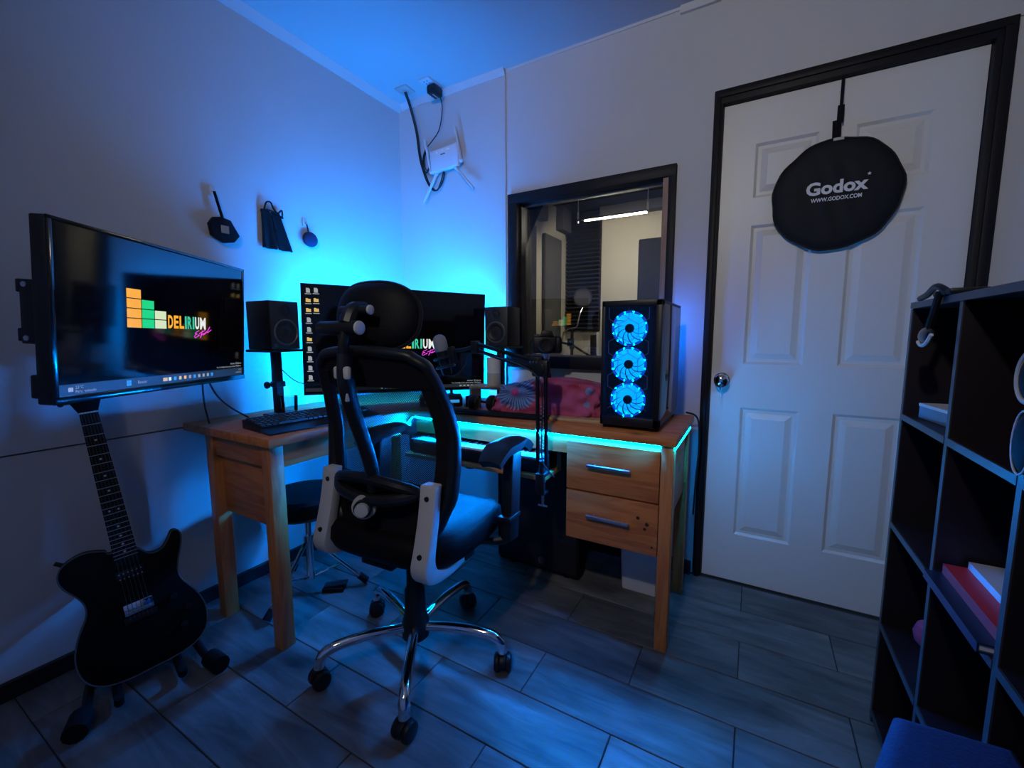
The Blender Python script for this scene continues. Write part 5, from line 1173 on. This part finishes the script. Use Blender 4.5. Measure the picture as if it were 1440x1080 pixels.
MB().tube([(-0.008, 0.028 * math.cos(t), 0.09 + 0.034 * math.sin(t)) for t in [2 * PI * i / 24 for i in range(24)]], 0.0032, n=6, closed=True).tube([(-0.006, 0.002 + 0.024 * math.cos(t), 0.044 * math.sin(t)) for t in [2 * PI * i / 24 for i in range(24)]], 0.0015, n=6, closed=True).build('pale_rim', M_GREYPL, hp2)
MB().tube(spline([(0.0, 0.02, 0.15), (0.0, 0.01, 0.21), (0.0, -0.03, 0.225), (0.0, -0.06, 0.19), (0, -0.05, 0.05), (0, -0.02, -0.04)], 5), 0.006, n=8).build('headband', M_BLACK, hp2)
# blue bag on the floor in front of the bookcase
bgp = [(0.206, 0.765), (0.335, 0.775), (0.338, 0.40), (0.10, 0.40), (0.165, 0.66)]
bgp = [(p.x, p.y) for p in spline([(x, yv, 0) for x, yv in bgp for _ in (0,)], 1, closed=True)]
tag(MB().prism(bgp, 0.0, 0.555, bev=0.022, seg=4).build('fabric_bag', mat('blue_canvas', (0.007, 0.022, 0.10), 0.8, var=0.15, scale=40, bump=0.3, bscale=200), None), 'dark blue fabric bag standing on the floor in front of the bookcase', 'bag')

# ================================================================== ROUTER, CABLES, OUTLETS IN THE CORNER
ro = thing('wifi_router', 'white wireless router with four antennas on the wall by the corner', 'router', (-1.560, YB - 0.021, 2.082), (0, rad(-4), 0))
MB().box(-0.098, 0.098, -0.030, -0.001, -0.062, 0.062, bev=0.010, seg=3).build('case', M_WHITEPL, ro)
for (x, z) in ((-0.045, 0.040), (-0.005, 0.043), (0.03, 0.040), (0.04, 0.040)): MB().box(x - 0.003, x + 0.003, -0.0312, -0.0300, z - 0.002, z + 0.002).build('status_light', M_LW, ro, smooth=False)
MB().box(-0.02, 0.012, -0.0308, -0.0302, 0.020, 0.026).build('badge', M_RIM, ro, smooth=False)
for (p0, p1) in (((-0.106, -0.015, -0.045), (-0.130, -0.02, 0.135)), ((0.106, -0.015, -0.035), (0.085, -0.02, 0.145)), ((-0.07, -0.015, -0.066), (-0.165, -0.03, -0.21)), ((0.07, -0.015, -0.066), (0.185, -0.03, -0.205))):
    a_ = MB().tube([p0, p1], [0.0105, 0.0095], n=10, flat=0.7).ball(p0, 0.012, n=10).build('antenna', M_WHITEPL, ro)
tag(MB().box(-1.80, -1.72, 1.875, 1.955, H - 0.008, H - 0.0005, bev=0.002).cyl((-1.76, 1.915, H - 0.012), (-1.76, 1.915, H - 0.004), 0.018, n=16).build('cable_plate', M_GREYPL), 'square grey cable plate on the ceiling near the corner', 'plate')
op = thing('ceiling_outlet', 'white power outlet plate on the ceiling above the router', 'outlet', (-1.60, 1.935, H))
MB().box(-0.036, 0.036, -0.058, 0.058, -0.009, -0.0005, bev=0.003).build('plate', M_WHITEPL, op)
for yv in (-0.035, -0.015): MB().box(-0.012, -0.008, yv - 0.004, yv + 0.004, -0.0098, -0.0088).box(0.008, 0.012, yv - 0.004, yv + 0.004, -0.0098, -0.0088).build('socket_slot', M_BLACK, op, smooth=False)
pa2 = thing('power_adapter', 'black power adapter plugged into the ceiling outlet', 'adapter', (-1.59, 1.965, H - 0.0095))
MB().box(-0.028, 0.028, -0.04, 0.036, -0.045, -0.0002, bev=0.010, seg=3).build('body', M_BLACK, pa2)
MB().box(-0.003, 0.003, -0.02, 0.03, -0.0465, -0.0448).build('label_strip', M_GREYPL, pa2, smooth=False)
tag(MB().tube(spline([(-1.580, 1.995, H - 0.045), (-1.574, 2.005, 2.35), (-1.60, 2.008, 2.25), (-1.65, 2.008, 2.20), (-1.70, 2.008, 2.165), (-1.715, 2.008, 2.14)], 8), 0.003, n=6).build('adapter_cable', M_CABLE), 'thin black cable from the power adapter curving down to the cable coil', 'cable')
co = MB()
for (dx, r) in ((0, 0.042), (0.006, 0.036), (-0.004, 0.046)):
    co.tube([(-1.700 + dx + r * 0.55 * math.cos(t), 2.010 - 0.002 * dx / 0.005, 2.095 + r * 1.4 * math.sin(t) * 0.95) for t in [2 * PI * i / 28 for i in range(28)]], 0.003, n=6, closed=True)
tag(co.build('cable_coil', M_CABLE), 'small coil of black cable beside the white router', 'cable')
for i, (o1, lab) in enumerate(((0.0, 'thick black cable hanging from the ceiling plate past the router, left strand'), (0.010, 'thick black cable hanging from the ceiling plate past the router, right strand'))):
    tag(MB().tube(spline([(-1.765 + o1, 1.915, H - 0.012), (-1.772 + o1, 1.96, 2.39), (-1.765 + o1, 2.0, 2.27), (-1.752 + o1, 2.008, 2.14), (-1.73 + o1, 2.008, 2.06), (-1.69 + o1, 2.008, 1.97), (-1.64 + o1, 2.008, 1.925), (-1.59, 2.008 - 0.012 * i, 1.955), (-1.565, 2.006 - 0.012 * i, 2.012)], 8), 0.0042, n=8).build('network_cable', M_CABLE), lab, 'cable', 'ceiling cables')

# ================================================================== THINGS HUNG ON THE LEFT WALL
M_HOOK = mat('white_hook', (0.65, 0.63, 0.58), 0.4)
def hook(label, yv, z): tag(MB().box(XL, XL + 0.006, yv - 0.011, yv + 0.011, z - 0.022, z + 0.016, bev=0.002).tube(spline([(XL + 0.006, yv, z - 0.005), (XL + 0.018, yv, z - 0.014), (XL + 0.018, yv, z - 0.002)], 4), 0.003, n=6).build('wall_hook', M_HOOK), label, 'hook', 'white wall hooks')
hook('white adhesive wall hook holding the strapped pouch', 0.960, 1.680)
hook('white adhesive wall hook holding the round pouch', 1.362, 1.648)
s1 = thing('strapped_pouch', 'small dark pouch with a silver tag hanging by a strap on the wall', 'pouch', (XL + 0.022, 0.978, 1.525))
MB().prism([(-0.052, 0.02), (-0.045, -0.025), (0.0, -0.048), (0.04, -0.040), (0.062, -0.012), (0.03, 0.045), (-0.005, 0.052), (-0.035, 0.045)], -0.012, 0.012, bev=0.005, mtx=Matrix(((0, 0, 1, 0), (1, 0, 0, 0), (0, 1, 0, 0), (0, 0, 0, 1)))).build('pouch', M_FABRIC, s1)
MB().box(0.0125, 0.0145, -0.012, 0.018, -0.012, 0.018).build('silver_tag', M_STEEL, s1, smooth=False)
MB().tube([(0.0, 0.004, 0.045), (-0.004, -0.018, 0.148)], 0.0055, n=8).build('strap', M_FABRIC, s1)
s2 = thing('hanging_cloth_bags', 'pair of dark cloth bags with drawstrings hanging on the wall', 'bag', (XL + 0.004, 1.190, 1.655))
for (dy, tilt) in ((-0.022, 3), (0.022, 13)):
    def leaf(u, v, dy=dy, tilt=tilt):
        z = -0.165 * v; w = 0.018 + 0.016 * v; yv = dy + (u * 2 - 1) * w + math.tan(rad(tilt)) * -z
        return (0.010 + 0.006 * math.sin(u * 9) * v, yv, z)
    MB().grid(leaf, 12, 10, thick=-0.008).build('cloth_bag', M_FABRIC, s2, angle=80)
MB().tube(spline([(0.012, -0.03, -0.005), (0.014, -0.02, 0.03), (0.014, 0.0, 0.035), (0.014, 0.012, 0.01), (0.014, 0.03, -0.004), (0.014, 0.05, 0.012), (0.014, 0.048, -0.018), (0.014, 0.02, -0.005), (0.014, -0.02, 0.0)], 5, closed=True), 0.0035, n=6, closed=True).tube([(0.010, -0.045, -0.008), (0.012, 0.055, -0.02)], 0.005, n=6).build('drawstring', M_FABRIC, s2)
s3 = thing('round_pouch', 'small round navy pouch hanging on the wall above the monitor', 'pouch', (XL + 0.018, 1.378, 1.565))
MB().ball((0, 0, 0), 0.016, 0.040, 0.036, n=22).build('pouch', mat('navy_fabric', (0.012, 0.012, 0.05), 0.8, var=0.2, bump=0.2), s3)
MB().tube([(0, -0.008, 0.032), (0.0, -0.016, 0.078)], 0.003, n=6).build('loop', M_FABRIC, s3)
